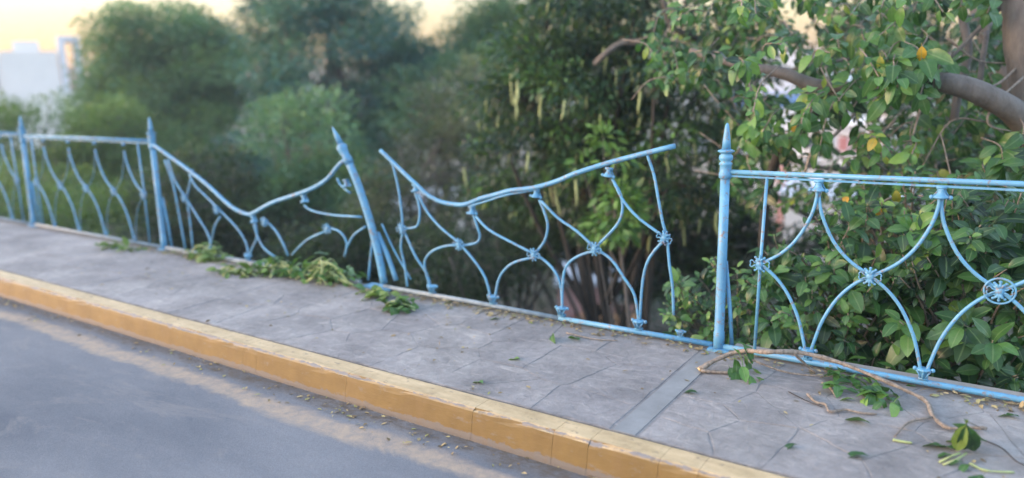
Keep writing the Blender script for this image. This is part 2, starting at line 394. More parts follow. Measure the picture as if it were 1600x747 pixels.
# ---------------------------------------------------------------- kerb of painted blocks
kerb = bpy.data.objects.new('kerb', None); link(kerb); tag(kerb, kind='structure')
def kerb_block(x0, x1):
    prof = [(-1.372, -.20), (-1.366, -.13), (-1.348, -.03), (-1.343, -.010), (-1.334, -.002), (-1.322, .003), (-1.215, .002), (-1.199, -.004), (-1.198, -.2)]
    rs = random.Random(int(x0*1000)); nseg = max(2, int((x1-x0)/.09)); vs = []; n = len(prof)
    for i in range(nseg+1):
        x = x0+(x1-x0)*i/nseg
        for k, (y, z) in enumerate(prof):
            e = rs.choice((0, 0, 0, 1))*rs.uniform(0, .007) if k in (3, 4) else 0
            sh = .001 if i in (0, nseg) else 0
            vs.append((x, y+e*.8+sh*(k < 5), z-e-sh*(z > -.05)))
    fs = [(i*n+k, (i+1)*n+k, (i+1)*n+k+1, i*n+k+1) for i in range(nseg) for k in range(n-1)]
    fs += [tuple(range(n-1, -1, -1))[::-1], tuple(nseg*n+k for k in range(n))[::-1]]
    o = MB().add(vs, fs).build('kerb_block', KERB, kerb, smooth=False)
rk = random.Random(5); x = 1.4; cuts = [x]
for c in (.75, -.05, -.86, -1.02, -1.33, -1.5, -1.93, -2.75, -3.48, -3.6, -4.5, -5.35, -6.2): cuts.append(c)
while cuts[-1] > -40: cuts.append(cuts[-1]-rk.uniform(.8, .95))
for a, b in zip(cuts[1:], cuts): kerb_block(a+.0007, b-.0007)

# ---------------------------------------------------------------- the blue fence
def tubeo(name, pts, r, parent, n=7, sub=5, smooth=True):
    return MB().tube(spline(pts, sub), r, n).build(name, PAINT, parent)
def y0(pts, y=0, j=0):
    return [(p[0], y+(random.uniform(-j, j) if j else 0), p[1]) for p in pts]
def clamp_mesh():
    m = MB()
    m.box(-.021, .021, -.014, .014, 0, .012)
    m.lathe([(.017, .012), (.015, .02), (.016, .03), (.021, .040), (.030, .047), (.034, .052), (.030, .056), (.018, .058)], 10)
    for s in (-1, 1):
        m.ball((s*.038, 0, .052), .0105, n=7, rings=5)
        m.tube([(s*.012, -.013, .012), (s*.019, -.016, .032), (s*.030, -.015, .048)], .0042, 5)
    m.tube([(0, -.016, .010), (0, -.020, .032), (0, -.026, .050)], .0048, 5)
    m.ball((0, -.027, .052), .008, n=6, rings=4)
    return m.mesh('clamp', PAINT)
CLAMP = clamp_mesh()
def clamp(parent, x, z, flip=False, y=0, tilt=0, sc=1):
    o = bpy.data.objects.new('clamp', CLAMP); link(o, parent); o.location = (x, y, z); o.scale = (sc,)*3
    o.rotation_euler = (0, tilt+(pi if flip else 0), pi if flip else 0); return o
def rosette_mesh():
    m = MB(); yf = -.014
    m.ball((0, yf, 0), .020, (1, .55, 1), 10, 6)
    for a in (0, 1, 2, 3):                       # short sockets that grip the four bars
        d = Vector((cos(pi/4+a*pi/2), 0, sin(pi/4+a*pi/2)))
        m.tube([d*.008, d*.030], .0125, 7)
    for s in (-1, 1):                            # upper and lower palmettes
        for q in (-.7, 0, .7):
            e = Vector((sin(q)*.036, yf, s*(.012+cos(q)*.030)))
            m.tube([(0, yf, s*.008), (e.x*.45, yf-.005, s*.026), tuple(e)], [.0075, .0062, .0045], 6)
            m.ball(tuple(e), .0068 if q else .0075, n=7, rings=4)
        for k in (-1, 1):                        # side scrolls
            c = Vector((s*.041, yf, k*.009)); arc = [c+Vector((cos(a)*.009*s, 0, sin(a)*.009*k)) for a in [pi*.9-i*.65 for i in range(7)]]
            m.tube([(s*.010, yf, k*.004), (s*.026, yf-.003, k*.0075)]+[tuple(p) for p in arc], .0036, 5)
    return m.mesh('rosette', PAINT)
ROS = rosette_mesh()
def rosette(parent, x, z, ring=False, y=0, sc=1, rot=0):
    o = bpy.data.objects.new('rosette', ROS); link(o, parent); o.location = (x, y, z); o.scale = (sc,)*3; o.rotation_euler = (0, rot, 0)
    if ring:
        pts = [(x+.060*cos(a), y-.012, z+.058*sin(a)) for a in [2*pi*i/28 for i in range(29)]]
        MB().tube(pts, .0048, 6, cap=False).build('ring', PAINT, parent)
RB = .0087
# half-bay bar outline taken from the intact panel: (fraction across, height)
UP = [(0.0, .925), (.02, .88), (.10, .79), (.32, .67), (.62, .58), (1.0, .515)]
LO = [(0.0, .515), (.30, .455), (.56, .37), (.78, .25), (.93, .13), (.985, .065)]
def intact(name, label, x0, x1, ring=False, lean=0.0, top=1.0, far=False):
    t = empty(name, (x0, 0, 0), label, 'fence panel', 'blue wrought iron fence panels')
    W = x1-x0; a, nb = .205, 4; bay = (W-2*a)/nb
    tp = lambda z: z*lean
    MB().tube([(.0, 0, top), (W*.5, 0, top+.006), (W, 0, top+.004)], .0125, 10).build('top_rail', PAINT, t)
    MB().box(.03, W-.03, -.006, .006, top-.026, top-.0165).build('rail_strip', PAINT, t, smooth=False)
    MB().tube([(.0, 0, .022), (W*.3, 0, .020), (W, 0, .022)], .016, 8).build('bottom_rail', WORN if far else PAINT, t)
    for s in (a, W-a):
        MB().tube([(s+.012*(1 if s < W/2 else -1), 0, top-.02), (s, 0, .515), (s-.008, 0, .03)], RB, 7).build('stile', PAINT, t)
    for k in range(nb):
        m = a+bay*(k+.5)
        for d in (-1, 1):
            yo = .004*d
            rb1, rb2 = (RB if d > 0 else .003, RB if d < 0 else .003) if far else (RB, RB)     # the far panels keep thinner secondary bars
            MB().tube(spline([(m+d*(f*bay/2 if f else .006)+tp(z), yo, z) for f, z in UP], 4), rb1, 7).build('scroll_bar', PAINT, t)
            MB().tube(spline([(m+d*((1-f)*bay/2+(.006 if f > .9 else 0)), yo, z) for f, z in LO], 4), rb2, 7).build('scroll_bar', PAINT, t)
        clamp(t, m, top-.020, flip=True, sc=.6 if far else 1); clamp(t, m, .034, sc=.7 if far else 1)
    for k in range(nb+1):
        rosette(t, a+bay*k, .515, ring=(ring and k == 2))
    return t
def post(x, label, tip=None, base_z=0.0, strut=True, lean=0.0):
    t = empty('fence_post', (x, 0, 0), label, 'fence post', 'blue spear topped fence posts')
    MB().lathe([(.030, .004), (.030, .10), (.0265, .11), (.026, .5), (.0245, .955)], 14).build('shaft', PAINT, t)
    MB().lathe([(.0265, .955), (.033, .96), (.034, .985), (.030, .99), (.030, 1.025), (.034, 1.03), (.034, 1.038), (.024, 1.045),
                (.034, 1.055), (.037, 1.066), (.034, 1.078), (.024, 1.086), (.030, 1.09), (.043, 1.098), (.043, 1.104), (.026, 1.11)], 16).build('collar', PAINT, t)
    MB().lathe([(.024, 1.11), (.021, 1.15), (.015, 1.20), (.009, 1.238), (.003, 1.247)], 12).build('spear_tip', PAINT, t)
    MB().box(-.05, .085, -.05, .06, .0, .012).build('base_plate', PAINT, t, smooth=False)
    if strut: MB().tube([(.012, .03, .50), (.045, .036, .22), (.062, .04, .012)], .0115, 7).build('strut', PAINT, t)
    if lean: t.rotation_euler = (0, lean, 0)
    return t
PX = [-1.225, -3.87, -6.60, -9.22, 1.30]
post(PX[0], 'upright blue fence post right of the broken panel, its spear tip sharp and unbent')
post(PX[2], 'blue fence post left of the sagging rail, where the level rail starts to drop')
post(PX[3], 'farthest blue fence post, beside the left edge of the photo', lean=.05)
intact('railing', 'intact blue scroll panel on the right with a ringed rosette, before the leafy shrubs', PX[0], PX[4], ring=True, top=.992)
intact('railing', 'standing blue panel between the two farthest posts, level rail and blurred bars', PX[3]+.03, PX[2]-.03, top=1.03, far=True)
intact('railing', 'cut off end of blue fence panel at the left edge beyond the farthest post', PX[3]-2.67, PX[3]-.03, top=1.05, far=True)

# leaning middle post, bent
t = empty('fence_post', (PX[1], 0, 0), 'leaning blue fence post in the middle with bent bars round its foot', 'fence post', 'blue spear topped fence posts')
def loc(pts, ox, y=0.0): return [(F(*p)[0]-ox, y, F(*p)[1]) for p in pts]
ax = spline(loc([(600, 442), (592, 400), (578, 345), (560, 290), (546, 256)], PX[1]), 4)
MB().tube(ax, .029, 12).build('shaft', PAINT, t)
ax2 = [Vector(p) for p in loc([(546, 256), (543, 249), (540, 243), (536, 235), (534, 230), (532, 226), (526, 212), (519, 198)], PX[1])]
MB().tube(ax2[:6], [.034, .036, .030, .036, .043, .026], 12).build('collar', PAINT, t)
MB().tube(ax2[5:], [.025, .018, .004], 10).build('spear_tip', PAINT, t)
MB().tube(spline(loc([(584, 365), (600, 400), (614, 440)], PX[1], .035), 4), .018, 8).build('strut', PAINT, t)
MB().box(-.06, .20, -.05, .06, .0, .014).build('base_plate', PAINT, t, smooth=False)
MB().tube(spline(loc([(576, 366), (572, 400), (568, 440)], PX[1], .05), 4), .010, 7).build('bent_bar', PAINT, t)
MB().tube(spline(loc([(586, 352), (606, 395), (632, 440)], PX[1], .07), 4), .007, 7).build('bent_bar', PAINT, t)

def pxbars(t, ox, lst, r=RB, name='scroll_bar', y=0.0):
    for i, pts in enumerate(lst):
        yo = y + (.004 if i % 2 else -.004)
        q = loc(pts, ox, yo); q = [q[0]]+[(a_[0]+random.uniform(-.005, .005), a_[1]+random.uniform(-.01, .01), a_[2]+random.uniform(-.005, .005)) for a_ in q[1:-1]]+[q[-1]]
        MB().tube(spline(q, 3), r, 8).build(name, PAINT, t)
# sagging crumpled panel between post 3 and the leaning post
ox = PX[2]
t = empty('railing', (ox, 0, 0), 'crumpled blue panel left of the leaning post, its rail sagging into a deep V', 'fence panel', 'blue wrought iron fence panels')
pxbars(t, ox, [[(236, 223), (262, 241), (288, 260), (325, 288), (362, 321), (385, 334), (398, 333), (425, 318), (460, 305), (490, 294), (512, 280), (530, 258), (540, 250)]], .0165, 'top_rail')
MB().box(.03, 2.6, -.014, .018, .004, .034).build('bottom_rail', WORN, t, smooth=False)
pxbars(t, ox, [[(263, 248), (275, 280), (291, 309), (311, 341), (325, 366), (331, 388)], [(291, 309), (296, 345), (301, 390)], [(258, 250), (272, 290), (282, 340), (290, 388)],
    [(295, 272), (305, 290), (318, 305), (341, 327), (368, 355), (382, 380), (388, 402)], [(345, 338), (338, 352), (331, 370), (327, 390)], [(300, 265), (296, 290), (291, 309)],
    [(396, 346), (403, 367), (415, 388), (434, 404)], [(398, 346), (402, 371), (394, 388), (389, 401)], [(414, 343), (430, 361), (443, 380), (451, 400)],
    [(455, 399), (477, 377), (507, 362)], [(516, 356), (534, 362), (543, 380), (539, 401)], [(541, 388), (554, 367), (571, 354)],
    [(476, 320), (482, 327), (497, 332), (527, 337), (566, 339)], [(526, 278), (530, 290), (547, 302)]])
for px_, py_ in ((291, 309), (341, 327), (514, 357), (416, 346)):
    q = F(px_, py_); rosette(t, q[0]-ox, q[1], y=-.01, sc=.9, rot=.4)
for px_, py_, fl in ((395, 337, 1), (474, 305, 1), (388, 410, 0), (331, 397, 0), (540, 280, 1)):
    q = F(px_, py_); clamp(t, q[0]-ox, max(q[1], .034) if not fl else q[1], flip=bool(fl), tilt=.15)
# broken panel
ox = PX[1]
t = empty('railing', (ox, 0, 0), 'broken blue panel torn loose at both ends, wavy rail with free tips between two posts', 'fence panel', 'blue wrought iron fence panels')
pxbars(t, ox, [[(595, 235), (612, 250), (640, 276), (655, 290), (670, 303), (690, 314), (713, 319), (732, 318), (750, 312), (775, 303), (800, 297), (835, 292), (870, 282), (900, 271), (950, 255), (1000, 241), (1055, 228)]], .0148, 'top_rail')
pxbars(t, ox, [[(735, 322), (760, 315), (790, 306), (815, 301), (840, 296)]], .007, 'rail_strip', -.004)
bx = [(-3.87+.12)-ox, -1.26-ox]
MB().tube([(bx[0], 0, .018), (bx[0]+.8, 0, .022), (bx[0]+1.5, 0, .016)], .016, 8).build('bottom_rail', WORN, t)
MB().tube([(bx[0]+1.502, 0, .016), (bx[1], 0, .022)], .016, 8).build('bottom_rail', PAINT, t)
pxbars(t, ox, [[(614, 256), (621, 290), (628, 325), (630, 357)], [(630, 357), (627, 385), (630, 415), (636, 448)],
    [(1012, 243), (1020, 275), (1030, 310), (1038, 350), (1041, 372), (1045, 410), (1050, 450), (1053, 492)]], RB, 'stile')
pxbars(t, ox, [[(649, 300), (655, 320), (656, 342), (650, 354), (632, 357)], [(653, 304), (665, 330), (690, 357), (719, 381)], [(719, 381), (740, 405), (758, 435), (770, 478)],
    [(631, 362), (650, 400), (665, 428), (675, 458)], [(719, 382), (692, 386), (673, 394), (665, 410), (668, 430), (676, 458)],
    [(739, 335), (745, 355), (748, 370), (742, 380), (722, 384)], [(744, 338), (765, 358), (800, 378), (836, 397)], [(836, 397), (857, 413), (870, 430), (876, 455), (878, 494)],
    [(833, 402), (805, 409), (788, 422), (777, 440), (772, 478)], [(842, 312), (851, 335), (855, 355), (849, 378), (836, 396)], [(846, 314), (870, 340), (900, 362), (931, 388)],
    [(931, 389), (957, 406), (976, 433), (990, 463), (998, 506)], [(930, 391), (902, 402), (885, 418), (879, 445), (879, 494)],
    [(956, 280), (968, 305), (973, 330), (963, 353), (931, 386)], [(960, 285), (976, 315), (1002, 342), (1040, 371)], [(1040, 372), (1014, 402), (1002, 440), (999, 506)]])
for i, (px_, py_) in enumerate(((630, 357), (719, 381), (836, 397), (931, 388), (1040, 371))):
    q = F(px_, py_); rosette(t, q[0]-ox, q[1], y=-.008, rot=.15*i-.2, sc=.92)
for px_, py_, tl in ((648, 287, .2), (737, 322, 0), (838, 295, -.1), (952, 262, -.15), (612, 250, 0.2)):
    q = F(px_, py_); clamp(t, q[0]-ox, q[1], flip=True, tilt=tl, sc=.95 if px_ != 612 else .5)
for px_, py_ in ((676, 460), (771, 480), (878, 500), (998, 522), (1063, 536)):
    q = F(px_, py_); clamp(t, q[0]-ox, .032, sc=1.05 if px_ != 1063 else .7)

# ---------------------------------------------------------------- foliage machinery
def frames(D, Nn):
    D = D/np.linalg.norm(D, axis=1)[:, None]
    X = np.cross(D, Nn); X /= (np.linalg.norm(X, axis=1)[:, None]+1e-9)
    Z = np.cross(X, D); return X, D, Z
T_FAR = (np.array([(0, 0, 0), (.28, .5, .06), (0, 1, 0), (-.28, .5, .06)]), [(0, 1, 2), (0, 2, 3)])
T_MID = (np.array([(0, 0, 0), (.22, .35, .05), (.16, .72, .02), (0, 1, -.06), (-.16, .72, .02), (-.22, .35, .05), (0, .5, 0)]),
         [(0, 1, 6), (1, 2, 6), (2, 3, 6), (3, 4, 6), (4, 5, 6), (5, 0, 6)])
def big_leaf(curl, wid, fold, wavy, seed):
    rs = random.Random(seed); prof = [(0, .0), (.06, .05), (.2, .55), (.42, .95), (.62, 1.0), (.82, .72), (.94, .34), (1.0, 0)]
    vs = []; fs = []
    for i, (y, w_) in enumerate(prof):
        z = -curl*y*y + .04*sin(y*5); ww = w_*wid*.5
        if w_ == 0: vs.append((0, y, z)); continue
        e1, e2 = rs.uniform(-wavy, wavy), rs.uniform(-wavy, wavy)
        vs += [(-ww, y-.02, z+fold*ww+e1), (0, y, z), (ww, y-.02, z+fold*ww+e2)]
    n = (len(vs)-2)//3
    fs += [(0, 2, 1), (0, 3, 2)]
    for k in range(n-1):
        a = 1+3*k; fs += [(a, a+1, a+4, a+3), (a+1, a+2, a+5, a+4)]
    a = 1+3*(n-1); L = len(vs)-1; fs += [(a, a+1, L), (a+1, a+2, L)]
    rib = [0.0 if (v[0] != 0) else 1.0 for v in vs]
    b = len(vs)                                   # petiole
    vs += [(-.008, -.16, .02), (.008, -.16, .02), (.008, 0.06, -.004), (-.008, .06, -.004)]; fs += [(b, b+1, b+2, b+3)]
    return np.array(vs, float), fs
BIGT = [big_leaf(.25, .50, .30, .02, 1), big_leaf(.45, .56, .22, .035, 2), big_leaf(.12, .46, .42, .02, 3), big_leaf(.6, .52, .25, .04, 4)]
def leaf_mesh(name, tmpls, which, Pp, D, Nn, Sz, tint, mat):
    V, Fi, Ft, TT, RR, off = [], [], [], [], [], 0
    for w_ in range(len(tmpls)):
        idx = np.where(which == w_)[0]
        if len(idx) == 0: continue
        tv, tf = tmpls[w_]; X, Y, Z = frames(D[idx], Nn[idx]); k = len(tv)
        v = (tv[None, :, 0, None]*X[:, None, :]+tv[None, :, 1, None]*Y[:, None, :]+tv[None, :, 2, None]*Z[:, None, :])*Sz[idx][:, None, None]+Pp[idx][:, None, :]
        V.append(v.reshape(-1, 3)); TT.append(np.repeat(tint[idx], k)); RR.append(np.tile((np.abs(tv[:, 0]) < 1e-6).astype(float) if k > 12 else np.zeros(k), len(idx)))
        base = off+np.arange(len(idx))*k
        for f in tf:
            Fi.append((base[:, None]+np.array(f)[None, :]).ravel()); Ft += [len(f)]*len(idx)
        off += k*len(idx)
    V = np.concatenate(V); li = np.concatenate(Fi); lt = np.array(Ft)
    me = bpy.data.meshes.new(name); me.vertices.add(len(V)); me.vertices.foreach_set('co', V.ravel())
    me.loops.add(len(li)); me.loops.foreach_set('vertex_index', li.astype(np.int32))
    me.polygons.add(len(lt)); me.polygons.foreach_set('loop_start', np.concatenate([[0], np.cumsum(lt)[:-1]]).astype(np.int32))
    me.polygons.foreach_set('loop_total', lt.astype(np.int32)); me.polygons.foreach_set('use_smooth', [True]*len(lt))
    a = me.attributes.new('tint', 'FLOAT', 'POINT'); a.data.foreach_set('value', np.concatenate(TT))
    a = me.attributes.new('rib', 'FLOAT', 'POINT'); a.data.foreach_set('value', np.concatenate(RR))
    me.materials.append(mat); me.update(calc_edges=True); me.validate(); return me
def rdir(n):
    v = NR.normal(size=(n, 3)); return v/np.linalg.norm(v, axis=1)[:, None]

def clump_tree(name, label, cat, base, blobs, nclump, per, size, mat, rc=.5, bark=BARK, tr=.12, group=None, droop=.3,
               tmpl=T_FAR, inner=.35, tones=(.15, .85), partname='crown', limbs=14, parent_loc=None, twigs=True):
    """a tree: tapered trunk and limbs, and a crown of leaf clumps scattered through overlapping blobs"""
    base = Vector(base); t = empty(name, base, label, cat, group)
    rs = random.Random(hash(label) % 1000 if False else len(label)*7+nclump)
    vol = [b[3]*b[4]*b[5] for b in blobs]; cl = []
    for i in range(nclump):
        b = rs.choices(blobs, vol)[0]
        d = Vector((rs.gauss(0, 1), rs.gauss(0, 1), rs.gauss(0, 1))).normalized(); r = (inner+(1-inner)*rs.random())**.6
        cl.append((Vector((b[0]+d.x*b[3]*r, b[1]+d.y*b[4]*r, b[2]+d.z*b[5]*r)), d, rc*rs.uniform(.65, 1.3), rs.uniform(*tones)))
    Pp, D, Nn, Sz, Ti = [], [], [], [], []
    for c, d, r, tone in cl:
        n = int(per*rs.uniform(.6, 1.3)*(r/rc)**2)
        u = rdir(n); rad = r*(NR.random(n)**.45)[:, None]*np.array([1, 1, .62])
        p = np.array(c)+u*rad; Pp.append(p)
        dd = u*1.0+np.array(d)*.5+rdir(n)*.6+np.array([0, 0, -droop]); D.append(dd)
        Nn.append(np.array([0, 0, 1.])+rdir(n)*.8); Sz.append(size*NR.uniform(.6, 1.3, n))
        Ti.append(np.clip(tone+NR.normal(0, .14, n), 0, 1))
    Pp, D, Nn, Sz, Ti = map(np.concatenate, (Pp, D, Nn, Sz, Ti))
    me = leaf_mesh(partname, [tmpl], np.zeros(len(Pp), int), Pp-np.array(base), D, Nn, Sz, Ti, mat)
    o = bpy.data.objects.new(partname, me); link(o, t); tag(o, kind='stuff')
    # wood
    cen = Vector((sum(b[0] for b in blobs)/len(blobs), sum(b[1] for b in blobs)/len(blobs), sum(b[2] for b in blobs)/len(blobs)))
    H = max(cen.z-base.z, .3); top = Vector((cen.x, cen.y, cen.z+blobs[0][5]*.3))
    pts = spline([base, base.lerp(top, .35)+Vector((rs.uniform(-.08, .08)*H, rs.uniform(-.05, .05)*H, 0)), base.lerp(top, .7)+Vector((rs.uniform(-.06, .06)*H, 0, 0)), top], 4)
    loc_ = [p-base for p in pts]
    MB().tube(loc_, [tr*(1.15-.9*i/len(pts)) for i in range(len(pts))], 9).build('trunk', bark, t)
    mb = MB()
    for c, d, r, tone in cl[:limbs]:
        s = pts[rs.randrange(len(pts)//4, len(pts))]
        mid = s.lerp(c, .5)+Vector((0, 0, -.08*(c-s).length)); ll = spline([s-base, mid-base, c-base], 4)
        mb.tube(ll, [tr*.42*(1-.8*i/len(ll)) for i in range(len(ll))], 6)
    if twigs:
        for c, d, r, tone in cl[limbs:limbs+70]:
            q = c-d*r*1.2; mb.tube([q-base, c-base, c+d*r*.6-base], [tr*.1, tr*.07, tr*.03], 4)
    mb.build('limbs', bark, t, kind='stuff')
    return t, cl

# ---------------------------------------------------------------- right: broadleaf tree and shrubs right behind the fence
def leaf_twig(L, p0, p1, n, size, tone, rs, sag=.1, start=.3):
    """leaves spiralling along a twig from p0 to p1, collected in L; returns the twig's points"""
    mid = p0.lerp(p1, .55)+Vector((rs.uniform(-.05, .05), rs.uniform(-.05, .05), sag))
    pts = spline([p0, mid, p1], 5); ax = (p1-mid).normalized(); a = rs.random()*6
    for i in range(n):
        f = start+(1-start)*(i/max(1, n-1))**.7; q = f*(len(pts)-1); k = min(int(q), len(pts)-2); p = pts[k].lerp(pts[k+1], q-k)
        a += 2.4; s1 = ax.orthogonal().normalized(); s2 = ax.cross(s1)
        out = (s1*cos(a)+s2*sin(a)); d = (out*1.0+ax*(.5+.6*f)+Vector((0, 0, -.25))).normalized()
        nn = (Vector((0, 0, .9))+Vector((0, -.35, 0))+ax*.3+Vector((rs.gauss(0, .35), rs.gauss(0, .35), rs.gauss(0, .3)))).normalized()
        if abs(d.dot(nn)) > .92: nn = Vector((0.3, -.5, .5))
        sz = size*rs.uniform(.45, 1.25)*(1.1-.35*f)
        L.append((p+d*.16*sz, d, nn, sz, min(.9 if rs.random() < .985 else 1, max(0, rs.gauss(tone, .16))), rs.randrange(4)))
    return pts
def leafmesh(mat, w_, k):
    key = (mat.name, w_, k)
    if key not in LEAFMESH:
        LEAFMESH[key] = leaf_mesh('leaf', [BIGT[w_]], np.zeros(1, int), np.zeros((1, 3)), np.array([[0., 1., 0]]), np.array([[0, 0, 1.]]), np.ones(1), np.array([k/8.]), mat)
    return LEAFMESH[key]
LEAFMESH = {}
def emit_leaves(t, L, mat, maxn=300, name='foliage'):
    base = t.location.copy(); vis = []
    for i, l in enumerate(L):
        x_, y_, w_ = proj(l[0]+l[1]*l[3]*.5)
        ok = -20 < x_ < 1620 and -20 < y_ < 760
        vis.append((w_/l[3] if ok else 1e6+i, i))
    vis.sort(); big = [L[i] for _, i in vis[:maxn]]; rest = [L[i] for _, i in vis[maxn:]]
    for p, d, nn, sz, ti, w_ in big:
        o = bpy.data.objects.new('leaf', leafmesh(mat, w_, round(ti*8))); link(o, t)
        y = d.normalized(); x = y.cross(nn).normalized(); z = x.cross(y)
        m = Matrix((x*sz, y*sz, z*sz)).transposed().to_4x4(); m.translation = p-base; o.matrix_local = m
    if rest:
        A = lambda k: np.array([tuple(l[k]) for l in rest], float)
        me = leaf_mesh(name, BIGT, np.array([l[5] for l in rest]), A(0)-np.array(base), A(1), A(2), np.array([l[3] for l in rest]), np.array([l[4] for l in rest]), mat)
        o = bpy.data.objects.new(name, me); link(o, t); tag(o, kind='stuff')
def shrub(label, c, rx, ry, rz, ntw, nl, size, mat, tone=.4, seed=1, root=-1.6):
    rs = random.Random(seed); base = Vector((c[0], c[1]+.15, root))
    t = empty('leafy_shrub', base, label, 'shrub', 'shrubs leaning on the fence'); L = []; mb = MB()
    for i in range(ntw):
        d = Vector((rs.gauss(0, 1), rs.gauss(0, 1)-.25, rs.gauss(0, 1))).normalized(); r = rs.random()**.35
        e = Vector((c[0]+d.x*rx*r, max(.10, c[1]+d.y*ry*r), c[2]+d.z*rz*r))
        s = Vector((c[0]+d.x*rx*r*.45, c[1]+.25+d.y*ry*r*.3, e.z-rs.uniform(.25, .55)))
        pts = leaf_twig(L, s, e, nl, size*rs.choice((.5, .65, .85, 1.0, 1.2)), tone+rs.gauss(0, .17), rs, sag=.03)
        mb.tube([p-base for p in pts], [.007*(1-.6*k/len(pts)) for k in range(len(pts))], 5)
        if i < 9: mb.tube(spline([Vector((rs.uniform(-.1, .1), 0, 0)), (s-base)*.5+Vector((rs.uniform(-.1, .1), 0, .1)), s-base], 4), [.022-.001*k for k in range(9)], 6)
    mb.build('stems', TWIG, t, kind='stuff'); emit_leaves(t, L, mat); return t
shrub('low small-leaved green shrub just right of the upright post', (-1.42, .55, .0), .42, .40, .42, 66, 13, .088, G_SHR, .5, 3)
shrub('dense glossy shrub behind the left half of the intact right panel', (-.80, .66, .16), .52, .45, .64, 104, 13, .12, G_SHR, .42, 4)
shrub('dark broad-leaved shrub behind the ringed rosette', (-.12, .66, .22), .52, .45, .72, 100, 13, .145, G_SHR, .30, 5)
shrub('sparse shrub with smaller leaves filling the space under the middle of the intact rail', (-.45, 1.0, .55), .6, .4, .42, 70, 11, .085, G_SHR, .55, 9)
shrub('tall bright broad-leaved shrub rising above the rail at the right edge', (.30, 1.1, .62), .62, .5, .62, 84, 12, .135, G_SHR, .50, 6)

rs = random.Random(21)
tb = P(1690, 520, 5.6); tb.z = -4.5
T6 = empty('broadleaf_tree', tb, 'large broad-leaved tree at the top right with a thick forked brown trunk', 'tree')
LIMBPTS = []
def limb(name, pts, r, mat=BARK, n=10, sub=5):
    q = spline([Vector(p)-tb for p in pts], sub)
    if r[0] > .08: LIMBPTS.extend(p+tb for p in q)
    rr = [r[0]+(r[1]-r[0])*i/(len(q)-1)+random.uniform(-.03, .03)*r[0] for i in range(len(q))]
    MB().tube(q, rr, n).build(name, mat, T6); return q
limb('trunk', [tb, P(1690, 520, 5.1), P(1650, 300, 4.8), P(1608, 100, 4.7), P(1592, -30, 4.7), P(1560, -220, 4.8)], (.19, .09))
limb('limb', [P(1650, 290, 4.8), P(1600, 192, 4.55), P(1545, 152, 4.45), P(1490, 132, 4.5), P(1430, 128, 4.7), P(1350, 140, 4.9), P(1275, 134, 4.95), P(1225, 115, 5.0), P(1165, 104, 5.2), P(1080, 80, 5.6)], (.085, .026))
limb('limb', [P(1640, 230, 6.0), P(1570, 120, 6.1), P(1530, 20, 6.2), P(1500, -120, 6.4)], (.09, .06))
limb('limb', [P(1500, -60, 5.3), P(1503, 20, 5.2), P(1513, 80, 5.1), P(1500, 130, 5.1), P(1490, 190, 5.1)], (.03, .028))
limb('limb', [P(1542, 50, 5.0), P(1533, 110, 4.9), P(1527, 165, 4.9)], (.018, .02))
limb('limb', [P(1600, -40, 4.9), P(1560, 15, 4.8), P(1520, 55, 4.8), P(1480, 95, 4.8)], (.018, .012))
limb('limb', [P(1285, 142, 4.97), P(1262, 190, 5.1), P(1215, 245, 5.3), P(1195, 330, 5.6), P(1188, 470, 5.9)], (.042, .03), DBARK)
limb('limb', [P(1090, 60, 6.9), P(1050, 40, 6.9), P(1030, -30, 7.0)], (.03, .03), DBARK)
limb('limb', [P(1230, 110, 5.8), P(1280, 100, 5.7), P(1330, 90, 5.7), P(1370, 60, 5.7), P(1400, -40, 5.8)], (.012, .02))
limb('limb', [P(1000, 66, 7.4), P(970, 68, 7.4), P(945, 85, 7.4), P(930, 100, 7.5)], (.035, .03))
mb = MB(); L = []
def tw(pts, r0=.008, r1=.004): mb.tube(spline([Vector(p)-tb for p in pts], 5), [r0+(r1-r0)*i/(5*(len(pts)-1)) for i in range(5*(len(pts)-1)+1)], 5)
tw([P(1335, 178, 4.9), P(1300, 215, 4.8), P(1270, 235, 4.8), P(1258, 268, 4.8)], .012, .01)
tw([P(1600, 95, 4.7), P(1550, 135, 4.6), P(1500, 118, 4.6)], .010, .006); tw([P(1600, 120, 4.6), P(1552, 165, 4.5), P(1545, 195, 4.5), P(1580, 205, 4.5)], .009)
tw([P(1480, 60, 4.8), P(1530, 95, 4.8), P(1600, 98, 4.8)]); tw([P(1440, 165, 4.6), P(1428, 205, 4.6), P(1423, 230, 4.6)], .009)
tw([P(1400, 185, 4.7), P(1375, 215, 4.7), P(1378, 245, 4.7)], .009); tw([P(1370, 120, 5.0), P(1345, 150, 4.9), P(1328, 175, 4.9)], .01)
tw([P(1540, 190, 4.6), P(1485, 190, 4.6), P(1440, 262, 4.6)], .007); tw([P(1395, 0, 5.2), P(1380, 70, 5.1), P(1360, 95, 5.0)], .008)
tw([P(1580, 330, 4.5), P(1500, 300, 4.4), P(1470, 210, 4.5)], .008); tw([P(1430, 330, 4.5), P(1390, 310, 4.5), P(1320, 360, 4.5), P(1270, 350, 4.5)], .009)
def spray(px_, py_, dist, n, size, tone, dx=0, dy=60, L=L):
    e = P(px_, py_, dist); s = P(px_-dx, py_-dy, dist+rs.uniform(.1, .5))
    pts = leaf_twig(L, s, e, n, size, tone, rs, sag=.04); mb.tube([p-tb for p in pts], .0045, 4)
